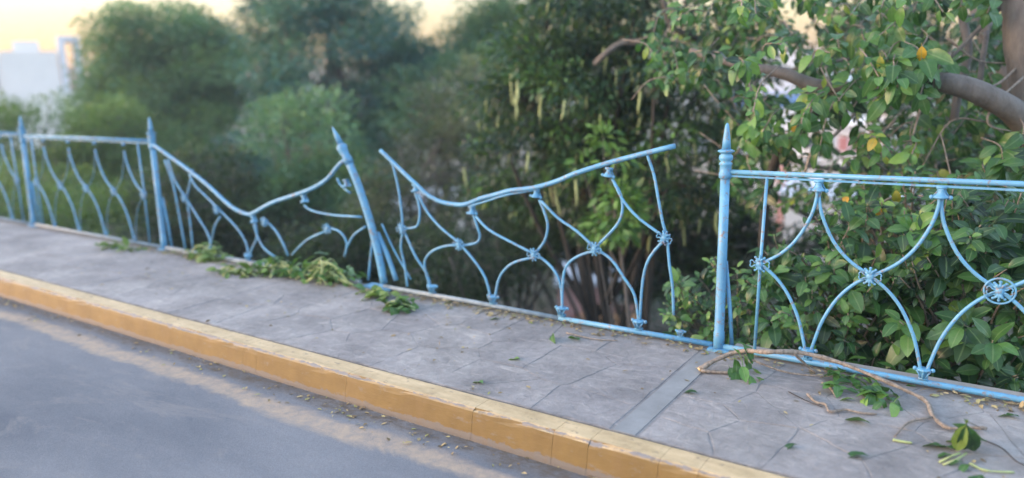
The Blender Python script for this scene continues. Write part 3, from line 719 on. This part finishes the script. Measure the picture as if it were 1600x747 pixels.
# big hanging leaves in the middle of the picture's right side
for a in ((1400, 120, 4.4), (1440, 150, 4.35), (1380, 100, 4.5), (1425, 90, 4.4), (1465, 120, 4.5), (1350, 70, 4.8), (1300, 150, 4.9), (1345, 130, 4.7), (1410, 60, 4.7), (1500, 10, 4.6), (1540, 20, 4.5), (1570, 260, 4.3), (1590, 230, 4.3), (1410, 130, 4.2), (1390, 150, 4.3), (1450, 110, 4.3), (1370, 120, 4.3), (1590, 330, 4.0), (1490, 350, 4.1)):
    spray(a[0]+rs.uniform(-8, 8), a[1], a[2], 11, .165, .5, rs.uniform(-50, 50), 45)
def dens(x_, y_):            # where the crown is thin and lets the sky through
    if y_ < 75 and 1395 < x_ < 1500: return .55
    if y_ < 70 and 1215 < x_ < 1390: return .45
    if y_ < 70 and 1060 < x_ < 1200: return .5
    if 1185 < x_ < 1245 and 60 < y_ < 165: return .25
    if 1235 < x_ < 1335 and 195 < y_ < 300: return .4
    return 1
def on_limb(p, pad):          # keep leaf sprays a little clear of the wood itself
    return any((p-q).length < pad for q in LIMBPTS)
k = 0
while k < 640:
    x_, y_ = rs.uniform(1020, 1650), rs.uniform(-60, 330)
    if x_ < 1150 and y_ > 150: continue
    if rs.random() > dens(x_, y_): continue
    dd_ = rs.uniform(4.9, 7.6)
    if on_limb(P(x_, y_, dd_), .32): continue
    k += 1; spray(x_, y_, dd_, rs.choice((8, 10, 12)), rs.uniform(.085, .13), rs.uniform(.05, .7), rs.uniform(-70, 70), rs.uniform(-40, 80))
k = 0
while k < 60:
    x_, y_ = rs.uniform(1150, 1640), rs.uniform(-50, 250)
    dd_ = rs.uniform(4.3, 5.0)
    if rs.random() > dens(x_, y_)*.8 or on_limb(P(x_, y_, dd_), .40): continue
    k += 1; spray(x_, y_, dd_, 9, rs.uniform(.09, .14), rs.uniform(.25, .85), rs.uniform(-60, 60), rs.uniform(-30, 80))
for a in ((1400, 310, 4.3), (1378, 330, 4.3), (1565, 390, 4.1), (1440, 85, 4.3), (1375, 100, 4.4), (1237, 200, 5.1)):   # yellowed leaves
    p = P(a[0], a[1]-14, a[2]); L.append((p, Vector((rs.uniform(-.2, .2), 0, -1)), Vector((.2, -1, .1)), .095, rs.uniform(.93, 1), rs.randrange(4)))
mb.build('twigs', TWIG, T6, kind='stuff'); emit_leaves(T6, L, G_BIG)

# ---------------------------------------------------------------- middle: pod tree, grey shrubs, shade below
def blob(px_, py_, dist, rpx, rpy, depth=None):
    c = P(px_, py_, dist); rx = rpx*dist/FPX; rz = rpy*dist/FPX
    return (c.x, c.y, c.z, rx, depth or rx, rz)
def ground_at(px_, dist):
    p = P(px_, 300, dist); p.z = terr(p.x, p.y); return p
pod, pcl = clump_tree('pod_tree', 'feathery green tree hung with pale pods behind the broken panel', 'tree', ground_at(985, 8.3),
    [blob(900, 150, 8.6, 160, 130, 1.2), blob(1050, 90, 8.0, 150, 150, 1.2), blob(1010, 280, 8.0, 150, 110, 1.0), blob(820, 250, 9.0, 110, 100, 1.0), blob(940, 30, 8.6, 140, 90, 1.2)],
    195, 165, .085, G_POD, rc=.33, bark=DBARK, tr=.12, droop=.7, tmpl=T_MID, tones=(.0, .85), limbs=20)
podm = []
for k in range(3):
    m = MB(); a = .012*(k-1); m.tube(spline([(0, 0, 0), (a, 0, -.06), (a*2, 0, -.14), (a, 0, -.21)], 4), [.002, .005, .008, .0095, .010, .0095, .010, .009, .010, .009, .007, .005, .002], 6); podm.append(m.mesh('pod', PODM))
for i in range(130):
    c, d, r, tone = rs.choice(pcl); q = c+Vector((rs.uniform(-1, 1)*r, -abs(rs.uniform(.2, 1))*r, -r*rs.uniform(.2, .7)))
    o = bpy.data.objects.new('pod', podm[i % 3]); link(o, pod); o.location = q-pod.location; s = rs.uniform(.75, 1.35); o.scale = (s*1.15, s*1.15, s)
    o.rotation_euler = (rs.gauss(0, .12), rs.gauss(0, .12), rs.random()*6)
clump_tree('bright_sapling', 'bright green sapling whose light leaves show above the free right end of the broken rail', 'tree', ground_at(960, 6.6),
    [blob(945, 245, 6.8, 42, 45, .3), blob(960, 330, 6.8, 40, 45, .3)], 15, 45, .10, G_POD, rc=.17, tr=.03, droop=.4, tmpl=T_MID, tones=(.75, 1), limbs=6)
gs = 'grey green bushes in the ravine'
clump_tree('grey_bush', 'grey-green fine-leaved bush behind the gap between leaning post and broken panel', 'bush', ground_at(690, 12.5),
    [blob(680, 240, 12.5, 75, 110), blob(740, 180, 13.2, 80, 90), blob(640, 330, 12.0, 80, 90)], 80, 260, .065, G_GRY, rc=.42, tr=.10, tones=(.1, .95))
clump_tree('grey_bush', 'low grey-olive bush seen through the left bays of the broken panel', 'bush', ground_at(740, 9.5),
    [blob(720, 400, 9.5, 110, 80), blob(830, 380, 9.8, 80, 70)], 60, 200, .06, G_DRK, rc=.36, tr=.08, tones=(.4, 1))
clump_tree('far_tree', 'tall dark tree beside the peach gap in the sky, above the grey-green bush', 'tree', ground_at(790, 19),
    [blob(790, 105, 19, 85, 100), blob(850, 50, 19, 100, 80), blob(715, 165, 18, 95, 85), blob(760, 60, 19, 60, 60)], 175, 340, .11, G_FAR, rc=.7, tr=.2, tones=(0, .6))
clump_tree('round_tree', 'big blue-green round-crowned tree left of the peach gap in the sky', 'tree', ground_at(510, 19.5),
    [blob(520, 110, 19.5, 135, 150), blob(445, 60, 19.5, 80, 120), blob(605, 150, 20, 95, 125), blob(500, 280, 19, 140, 120), blob(550, -20, 20, 80, 80)], 195, 470, .115, G_BLU, rc=.75, tr=.25, tones=(0, .8))
clump_tree('round_tree', 'softer green round-crowned tree beside the white apartment block', 'tree', ground_at(260, 22),
    [blob(260, 130, 22, 115, 115), blob(200, 170, 22, 80, 95), blob(330, 120, 22, 70, 90), blob(260, 270, 21, 130, 100)], 180, 460, .125, G_FAR, rc=.8, tr=.25, tones=(.2, 1))
clump_tree('leafy_tree', 'lighter green bush in front of the big blue-green tree, above the V of the rail', 'tree', ground_at(480, 13),
    [blob(480, 230, 13, 80, 90), blob(430, 330, 13, 80, 80), blob(540, 320, 13, 70, 90)], 90, 220, .08, G_FAR, rc=.45, tr=.11, tones=(.3, 1))
clump_tree('hedge_tree', 'sunlit light green tree top below the white apartment block', 'tree', ground_at(60, 17),
    [blob(60, 215, 17, 110, 55), blob(170, 215, 17, 80, 55), blob(-40, 210, 17, 90, 50), blob(90, 310, 16.5, 160, 70)], 130, 280, .09, G_LIM, rc=.55, tr=.15, tones=(.1, 1))
clump_tree('green_bush', 'light green bush behind the bars of the two farthest posts', 'bush', ground_at(150, 13),
    [blob(60, 330, 13.5, 110, 70), blob(190, 350, 13, 100, 70)], 70, 250, .07, G_LIM, rc=.42, tr=.08, tones=(0, .7))
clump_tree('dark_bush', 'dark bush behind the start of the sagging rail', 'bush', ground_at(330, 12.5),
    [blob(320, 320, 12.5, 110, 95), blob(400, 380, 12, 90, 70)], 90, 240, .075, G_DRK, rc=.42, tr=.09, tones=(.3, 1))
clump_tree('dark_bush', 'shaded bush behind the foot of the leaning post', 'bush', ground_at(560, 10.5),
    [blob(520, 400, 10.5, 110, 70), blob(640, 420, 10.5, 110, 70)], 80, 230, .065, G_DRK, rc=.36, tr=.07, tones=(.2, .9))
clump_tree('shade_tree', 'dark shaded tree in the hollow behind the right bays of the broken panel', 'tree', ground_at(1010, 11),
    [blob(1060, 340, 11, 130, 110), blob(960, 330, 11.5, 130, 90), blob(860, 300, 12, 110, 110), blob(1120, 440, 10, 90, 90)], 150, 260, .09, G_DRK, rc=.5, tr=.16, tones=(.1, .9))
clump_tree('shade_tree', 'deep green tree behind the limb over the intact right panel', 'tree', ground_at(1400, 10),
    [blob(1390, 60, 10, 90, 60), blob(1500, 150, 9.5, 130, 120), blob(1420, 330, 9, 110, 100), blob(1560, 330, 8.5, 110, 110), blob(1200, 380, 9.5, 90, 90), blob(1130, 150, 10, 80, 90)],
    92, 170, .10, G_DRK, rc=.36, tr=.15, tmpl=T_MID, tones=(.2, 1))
# scrub over the ravine floor
mbp = []; 
def scrub():
    n = 60000; x_ = NR.uniform(-34, 4, n); y_ = NR.uniform(.6, 26, n)
    z_ = np.array([terr(a, b) for a, b in zip(x_, y_)])
    h_ = (np.sin(x_*1.3)+np.sin(y_*1.7+x_*.6)+np.sin(x_*.5-y_*.9)+1.6)*.32
    z_ = z_+NR.random(n)*np.clip(h_, .05, 1.6)
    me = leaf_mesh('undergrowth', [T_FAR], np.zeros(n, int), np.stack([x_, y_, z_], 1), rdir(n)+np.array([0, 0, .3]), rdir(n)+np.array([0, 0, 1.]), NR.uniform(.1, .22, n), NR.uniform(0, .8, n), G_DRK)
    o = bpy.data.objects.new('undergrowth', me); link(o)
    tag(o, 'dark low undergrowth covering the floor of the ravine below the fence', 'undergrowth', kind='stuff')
scrub()

# ---------------------------------------------------------------- buildings
WHITE = m_flat('white_render', (.70, .68, .67), .8, .06, .5); PINK = m_flat('pink_render', (.52, .30, .29), .8, .12, .6)
LILAC = m_flat('pale_lilac_render', (.56, .60, .68), .8, .05, .5); OCHRE = m_flat('orange_plinth', (.62, .32, .16), .8, .12, 1)
BLUEP = m_flat('blue_wall_paint', (.09, .22, .52), .6, .06, 1)
def glass():
    m, t, b = newmat('window_glass'); b.inputs['Base Color'].default_value = (.05, .07, .09, 1); b.inputs['Roughness'].default_value = .12; return m
GLASS = glass()
def house(name, label, org, yaw, boxes, wins, winmat=GLASS, base_drop=0):
    """boxes: (part name, x0,x1,y0,y1,z0,z1, material); wins: (x,z,w,h) on the face y=0 looking to -y"""
    t = empty(name, org, label, 'building'); t.rotation_euler = (0, 0, yaw)
    for b in boxes: MB().box(*b[1:7]).build(b[0], b[7], t, smooth=False)
    for x_, z_, w_, h_ in wins:
        f = MB().box(x_-w_/2-.08, x_+w_/2+.08, -.05, .02, z_-h_/2-.08, z_+h_/2+.08).build('window', WHITE, t, smooth=False)
        MB().box(x_-w_/2, x_-.03, -.08, .0, z_-h_/2, z_+h_/2).build('pane', winmat, f, smooth=False)
        MB().box(x_+.03, x_+w_/2, -.08, .0, z_-h_/2, z_+h_/2).build('pane', winmat, f, smooth=False)
    return t
def facing(p): return atan2(-(p.x-CAM.x), p.y-CAM.y)
# apartment block far left (about 90 m away)
o = P(0, 150, 90); o.z = terr(o.x, o.y)-.2; dz = P(0, 150, 90).z-o.z
px = 90/FPX
house('apartment_block', 'white apartment block at the far left with a stepped tower against the peach sky', o, facing(P(60, 110, 90)),
    [('wall', -9, .6, 0, 8, 0, dz+5.0, WHITE), ('wall', .6, 6.6, -.6, 7, 0, dz+5.3, WHITE), ('roof_house', 2.0, 4.8, 1, 5, dz+5.3, dz+6.6, WHITE),
     ('tower', 6.8, 7.5, -.8, 5, 0, dz+6.6, LILAC), ('tower', 8.5, 9.2, -.8, 5, 0, dz+6.4, LILAC), ('tower_top', 6.8, 9.2, -.8, 5, dz+6.6, dz+7.2, LILAC), ('wall', 7.5, 8.5, -.3, 4.5, 0, dz+3.4, PINK),
     ('terrace_wall', -9, 12, -4, -3.6, 0, dz+.3, WHITE)],
    [(-2, dz+3.2, 1.2, 1.8), (-1.9, dz+1.2, 1.1, 1.6), (-.2, dz+2.6, .5, 3.6), (3.4, dz+2.0, 1.9, 2.6), (5.6, dz+1.6, 1.1, 3.0), (-5, dz+3.2, 1.2, 1.4), (3.3, dz+4.4, 1.6, 1.0), (1.4, dz+1.4, .8, 2.4)])
# white house behind the right-hand tree, with pink shutters
def at_house(px_, py_, dist): q = P(px_, py_, dist); g = terr(q.x, q.y)-.2; return Vector((q.x, q.y, g)), q.z-g
o, dz = at_house(1235, 262, 32); SHUT = m_flat('pink_shutter', (.42, .16, .15), .7, .1, 3)
h = house('white_house', 'white house with pink shutters glimpsed through leaves right of the upright post', o, facing(o),
    [('wall', 0, 3.6, 0, 5, 0, dz+1.7, WHITE), ('wall', -.5, -.01, .4, 5, 0, dz+1.2, PINK), ('roof', -.3, 3.9, -.3, 5.3, dz+1.72, dz+1.95, WHITE), ('roof_edge', 3.9, 6.0, .6, 5, dz+1.2, dz+2.4, WHITE)],
    [(1.15, dz+1.1, .9, .6), (.75, dz+.25, .35, .5)])
for x_ in (1.85, 2.35): MB().box(x_, x_+.36, -.08, -.02, dz+.75, dz+1.35).build('shutter', SHUT, h, smooth=False)
o, dz = at_house(1180, 200, 60)
house('pale_building', 'pale lilac building with a blue band seen in the gap above the upright post', o, facing(o),
    [('wall', -2, 5, 0, 5, 0, dz+1.6, LILAC), ('blue_band', -2.02, 5.02, -.05, 4.9, dz+1.62, dz+2.7, BLUEP), ('upper_wall', -1.5, 4.6, .5, 4.6, dz+2.72, dz+6.2, LILAC)], [(0, dz-1, 1.2, 1.4), (2.6, dz-1, 1.2, 1.4)])
o, dz = at_house(1290, 420, 26)
house('white_house', 'low white house seen in small pieces through the shrubs of the intact panel', o, facing(o),
    [('wall', -1.5, 9, 0, 5, 0, dz+2.4, WHITE), ('roof', -1.7, 9.2, -.2, 5.2, dz+2.42, dz+2.6, LILAC)], [(1, dz+.8, 1, 1), (4, dz+.8, 1, 1)])
o, dz = at_house(905, 505, 21)
house('pink_house', 'pinkish house low in the ravine behind the foot of the broken panel', o, facing(o),
    [('wall', -.6, 1.55, 0, 4, 0, dz+1.1, PINK), ('plinth', -.1, 1.6, -.4, -.02, 0, dz+.32, OCHRE), ('roof', -.7, 1.65, -.15, 4.1, dz+1.12, dz+1.25, LILAC)], [(1.1, dz+.85, .35, .3)])
o, dz = at_house(560, 380, 38)
house('white_house', 'white house in the ravine showing as bright spots beside the leaning post', o, facing(o),
    [('wall', -2, 9, 0, 6, 0, dz+1.6, WHITE), ('roof', -2.2, 9.2, -.2, 6.2, dz+1.62, dz+1.85, LILAC)], [(1, dz, 1.2, 1.2), (4, dz, 1.2, 1.2), (7, dz, 1.2, 1.2)])
o, dz = at_house(980, 330, 34)
house('white_house', 'white house beyond the pod tree, glimpsed below the free end of the broken rail', o, facing(o),
    [('wall', -1, 7, 0, 6, 0, dz+2.6, WHITE), ('roof', -1.2, 7.2, -.2, 6.2, dz+2.62, dz+2.85, LILAC)], [(1, dz+1, 1.2, 1.2), (4, dz+1, 1.2, 1.2)])

# ---------------------------------------------------------------- fallen branches, twigs and leaves on the pavement
def twig_obj(name, pts, r, parent=None, label=None, cat=None, mat=TWIG, n=8, knob=0, group=None):
    q = spline([Vector(p) for p in pts], 6); b = q[0].copy()
    rr = [r[0]+(r[1]-r[0])*i/(len(q)-1)+random.uniform(-knob, knob) for i in range(len(q))]
    o = MB().tube([p-b for p in q], rr, n).build(name, mat, parent)
    if parent is None: o.location = b
    if label: tag(o, label, cat, group)
    return o, q
def GZ(x_, y_, z): return G(x_, y_, z)
def drop_leaf(parent, p, ang, size, tint_k, w_, mat=G_SHR, tilt=(0, 0), nz=1):
    o = bpy.data.objects.new('leaf', leafmesh(mat, w_, tint_k)); link(o, parent)
    o.location = p; o.scale = (size,)*3; o.rotation_euler = (tilt[0], tilt[1], ang); return o
# the long arched bough
bough = empty('fallen_bough', G(1095, 578), 'long arched peeled branch fallen on the pavement against the bottom rail, cut end pale', 'branch'); b0 = bough.location.copy()
pts = [G(1093, 577, .02), G(1120, 562, .06), G(1155, 549, .10), G(1200, 550, .16), G(1250, 551, .15), G(1310, 566, .12), G(1370, 590, .08), G(1420, 612, .04), G(1448, 628, .02), G(1458, 650, .015), G(1480, 668, .015), G(1510, 668, .015), G(1542, 669, .02)]
q = spline(pts, 5); MB().tube([p-b0 for p in q], [.0135-.007*i/len(q)+random.uniform(-.0026, .0026) for i in range(len(q))], 9).build('stem', TWIG, bough)
e = q[0]-b0; d = (q[0]-q[1]).normalized(); MB().tube([e+d*.0005, e+d*.004], .0125, 8).build('cut_end', WOOD, bough)
for pp, r in (([G(1095, 579, .016), G(1130, 582, .012), G(1170, 583, .012)], .010), ([G(1240, 552, .15), G(1262, 572, .06), G(1275, 583, .02)], .007), ([G(1175, 562, .08), G(1235, 583, .03), G(1330, 590, .01)], .006), ([G(1455, 652, .015), G(1420, 660, .012), G(1398, 682, .012)], .006)):
    q = spline(pp, 4); MB().tube([p-b0 for p in q], [r*(1-.4*i/len(q)) for i in range(len(q))], 6).build('side_twig', TWIG, bough)
rr_ = random.Random(4)
for (x_, y_, h_) in ((1148, 560, .08), (1160, 572, .06), (1170, 585, .03), (1140, 574, .03), (1155, 548, .1), (1150, 535, .13), (1162, 560, .05), (1175, 575, .03), (1145, 545, .14), (1160, 538, .15), (1150, 580, .03), (1180, 588, .02)):
    drop_leaf(bough, G(x_, y_, h_)-b0, rr_.uniform(-2.8, -.4), .105, rr_.choice((4, 5, 6)), rr_.randrange(4), tilt=(rr_.uniform(-.9, -.2), rr_.uniform(-.4, .4)))
for i in range(62):
    x_ = rr_.uniform(1290, 1400); y_ = 585+(x_-1290)*.30+rr_.uniform(-12, 16)
    drop_leaf(bough, G(x_, y_, rr_.uniform(.008, .05))-b0, rr_.random()*6.3, rr_.uniform(.05, .095), rr_.choice((3, 4, 5, 6, 7)), rr_.randrange(4), tilt=(rr_.uniform(-.5, .3), rr_.uniform(-.5, .5)))
# wilted leaf cluster
cl_ = empty('wilted_sprig', G(1500, 705), 'wilted sprig of folded pale green leaves standing on the pavement at the lower right', 'sprig'); c0 = cl_.location.copy()
hub = G(1510, 662, .14)
MB().tube([hub-c0, (G(1512, 659, .145)-c0), G(1540, 672, .03)-c0], .003, 5).build('stem', TWIG, cl_)
for tx_, ty_, sz, k, w_ in ((1492, 706, .165, 6, 2), (1500, 700, .15, 7, 0), (1518, 700, .14, 6, 2), (1530, 708, .16, 4, 1), (1486, 690, .12, 3, 3), (1512, 712, .15, 2, 1), (1525, 716, .13, 3, 3)):
    a_ = hub; b_ = G(tx_, ty_, .01); y = (b_-a_).normalized(); nn = Vector((rr_.uniform(-.6, .6), -1, .3)); x = y.cross(nn).normalized(); z = x.cross(y)
    o = bpy.data.objects.new('leaf', leafmesh(G_LIM if k > 5 else G_SHR, w_, k)); link(o, cl_); L_ = (b_-a_).length*1.05
    m = Matrix((x*L_*.85, y*L_, z*L_)).transposed().to_4x4(); m.translation = a_-c0; o.matrix_local = m
for tx_, ty_, an, sz in ((1480, 704, 2.6, .09), (1462, 700, 2.9, .10), (1475, 712, 3.4, .07), (1490, 722, 3.6, .06), (1500, 726, 4.2, .06), (1484, 696, 2.2, .07)):
    drop_leaf(cl_, G(tx_+14, ty_, .012)-c0, an-1.57, sz, 4, 1, tilt=(.1, .2))
for pp in ([G(1468, 722, .006), G(1488, 712, .012), G(1500, 708, .02)], [G(1474, 726, .006), G(1495, 718, .01), G(1510, 708, .02)]):
    MB().tube([p-c0 for p in pp], .0045, 5).build('stalk', PODM, cl_)
# loose sticks
twig_obj('fallen_stick', [G(1262, 616, .012), G(1275, 628, .01), G(1290, 632, .01), G(1297, 643, .01), G(1320, 640, .01), G(1345, 645, .01), G(1370, 647, .008)], (.007, .005), None, 'kinked peeled brown stick lying in the middle of the right-hand pavement', 'stick', knob=.001)
twig_obj('fallen_stick', [G(1285, 598, .012), G(1297, 606, .01), G(1306, 619, .008)], (.0065, .004), None, 'short peeled brown stick between the arched bough and the kinked stick', 'stick')
twig_obj('fallen_stick', [G(1232, 612, .006), G(1260, 626, .006), G(1285, 636, .006)], (.0025, .002), None, 'thin dark twig left of the kinked stick', 'stick', mat=DBARK)
twig_obj('fallen_stick', [G(1395, 687, .008), G(1410, 690, .006), G(1425, 692, .006)], (.006, .005), None, 'short green stalk lying left of the wilted sprig', 'stick', mat=PODM)
twig_obj('fallen_stick', [G(1530, 685, .008), G(1565, 700, .008), G(1590, 722, .006), G(1625, 735, .006)], (.003, .002), None, 'thin crooked twig right of the wilted sprig running out of the frame', 'stick', mat=DBARK)
twig_obj('fallen_stick', [G(1515, 724, .006), G(1540, 735, .008), G(1585, 738, .006)], (.005, .004), None, 'knotty green flower stalk at the bottom right corner', 'stick', mat=PODM, knob=.0015)
twig_obj('fallen_stick', [G(885, 520, .01), G(930, 530, .008), G(965, 532, .008)], (.005, .003), None, 'brown twig lying beside the bottom rail under the broken panel', 'stick')
# single leaves that can be picked out
one = [((1360, 667), .085, 'dark curled green leaf alone on the pavement below the kinked stick', 3, 1.4, .5), ((1357, 716), .075, 'narrow green leaf near the kerb, lower right', 3, 2.0, .1), ((1090, 617), .06, 'thin olive leaf lying beside the smooth concrete strip', 2, 1.6, .05),
       ((1245, 698), .05, 'small dark leaf halfway between kerb and kinked stick', 2, 2.2, .1), ((865, 527), .09, 'green leaf standing on edge by the rail under the broken panel', 4, 3.0, 1.0), ((905, 535), .09, 'bright green leaf right of the upright one under the broken panel', 5, 1.2, .3),
       ((812, 564), .08, 'pale yellowish leaf flat on the pavement mid way to the kerb', 7, 1.5, .05), ((730, 465), .08, 'green leaf by the rail below the second bay of the broken panel', 4, 1.7, .1), ((780, 500), .08, 'green leaf by the rail below the third bay of the broken panel', 5, 1.3, .2),
       ((1335, 628), .06, 'light green crumpled leaf right of the short peeled stick', 7, 1.8, .3), ((755, 602), .07, 'olive leaf fragment next to the kerb left of the strip', 6, 1.5, .05), ((1445, 560), .05, 'small green leaf at the foot of the right-hand clamp', 5, 1, .1),
       ((1592, 655), .09, 'green leaf tip at the right edge below the bottom rail', 4, 1.4, .2), ((1535, 747), .08, 'dark leaf cut by the bottom edge near the right corner', 3, 2.5, .1)]
for (xy, sz, lb, k, an, ti) in one:
    o = bpy.data.objects.new('fallen_leaf', leafmesh(G_SHR, rr_.randrange(4), k)); link(o); p = G(*xy); o.location = (p.x, min(p.y, -.05), .010+sz*.12*ti); o.scale = (sz,)*3
    o.scale = (sz*1.35,)*3; o.rotation_euler = (-.1, ti, an+random.uniform(-.3, .3)); tag(o, lb, 'leaf', 'single leaves fallen on the pavement')
# green heaps of broken twigs along the left fence
def heap(label, px_, py_, rx, ry, h_, n, sz, mat, stalks, tone):
    c = G(px_, py_); t = empty('leaf_heap', c, label, 'leafy twigs', 'heaps of broken leafy twigs'); rs2 = random.Random(px_)
    m = MB()
    for i in range(stalks):
        a = rs2.random()*6.3; q0 = Vector((cos(a)*rx*.9, sin(a)*ry*.9, .012)); q1 = Vector((rs2.uniform(-.3, .3)*rx, rs2.uniform(-.3, .3)*ry, h_*rs2.uniform(.3, .9))); q2 = Vector((-cos(a+.4)*rx*rs2.uniform(.3, .8), -sin(a+.4)*ry*.7, .02))
        m.tube(spline([q0, q1, q2], 4), .0055, 5)
    if stalks: m.build('stalks', PODM, t, kind='stuff')
    u = rdir(n)*(NR.random(n)**.5)[:, None]*np.array([rx, ry, h_]); u[:, 2] = np.abs(u[:, 2])+.008
    me = leaf_mesh('leaves', BIGT, NR.integers(0, 4, n), u, rdir(n)*np.array([1, 1, .35])+np.array([0, 0, .05]), np.array([0, 0, 1.])+rdir(n)*.5, sz*NR.uniform(.6, 1.25, n), np.clip(NR.normal(tone, .12, n), 0, .9), mat)
    o = bpy.data.objects.new('leaves', me); link(o, t); tag(o, kind='stuff')
heap('largest heap of broken leafy branches on the pavement left of the leaning post', 505, 438, .44, .15, .20, 110, .09, G_SHR, 16, .66)
heap('heap of green twigs under the lowest point of the sagging rail', 435, 430, .28, .13, .15, 60, .09, G_SHR, 9, .62)
heap('small tuft of green twigs left of the sagging rail low point', 370, 428, .28, .12, .06, 50, .10, G_LIM, 4, .6)
heap('green tuft at the foot of the blurred bars beside the sagging rail', 325, 404, .26, .14, .14, 60, .10, G_LIM, 4, .6)
heap('thin smear of leaves at the foot of the left fence', 185, 388, .45, .10, .03, 40, .10, G_LIM, 0, .6)
heap('bright green clump of leaves on the pavement right of the leaning post', 625, 483, .15, .11, .06, 55, .10, G_POD, 3, .85)
heap('pale yellow-green torn leaves between leaning post and green clump', 588, 462, .20, .08, .03, 26, .11, G_LIM, 2, .95)
# crumbs: loose leaf bits along rail and gutter
def crumbs(name, label, n, xr, yr, z, sz, mat, lo, hi, kind_label):
    x_ = NR.uniform(*xr, n); c = (yr[0]+yr[1])/2; y_ = np.clip(NR.normal(c, (yr[1]-yr[0])/3.2, n), yr[0], yr[1])
    keep = (np.sin(x_*4.1)+np.sin(x_*9.7+1)+np.sin(x_*1.7)) > NR.uniform(-2.2, 2.2, n); x_, y_ = x_[keep], y_[keep]; n = len(x_)
    d = rdir(n)*np.array([1, 1, .12])
    me = leaf_mesh(name, [T_MID], np.zeros(n, int), np.stack([x_, y_, np.full(n, z)+NR.random(n)*.008], 1), d, np.array([0, 0, 1.])+rdir(n)*.4, sz*NR.uniform(.4, 1.4, n), NR.uniform(lo, hi, n), mat)
    o = bpy.data.objects.new(name, me); link(o); tag(o, label, kind_label, kind='stuff')
G_DRY = m_leaf('dry_leaf', [(0, (.10, .075, .045)), (.4, (.25, .19, .10)), (.75, (.42, .34, .19)), (1, (.20, .24, .08))], .8, .1)
crumbs('leaf_litter', 'dry straw-coloured leaf litter caught along the bottom rail', 2600, (-7, 1.2), (-.13, .02), .004, .034, G_DRY, 0, 1, 'leaf litter')
crumbs('gutter_litter', 'brown and olive litter lying in the gutter below the yellow kerb', 650, (-9, .5), (-1.56, -1.375), -.142, .03, G_DRY, 0, 1, 'leaf litter')
crumbs('leaf_crumbs', 'tiny green and brown leaf crumbs scattered over the pavement', 420, (-7, 1.2), (-1.15, -.05), .004, .028, G_DRY, 0, 1, 'leaf litter')

# ---------------------------------------------------------------- morning haze over the ravine
hz, ht, hb = newmat('morning_haze'); ht.nodes.remove(hb)
pv = ht.nodes.new('ShaderNodeVolumePrincipled'); pv.inputs['Color'].default_value = (.72, .87, 1, 1); pv.inputs['Density'].default_value = .002
pv.inputs['Anisotropy'].default_value = .3
ht.links.new(pv.outputs[0], ht.nodes['Material Output'].inputs['Volume'])
MB().box(-3100, 3100, -3100, 3100, -9, 10.5).build('haze', hz, smooth=False, kind='stuff')
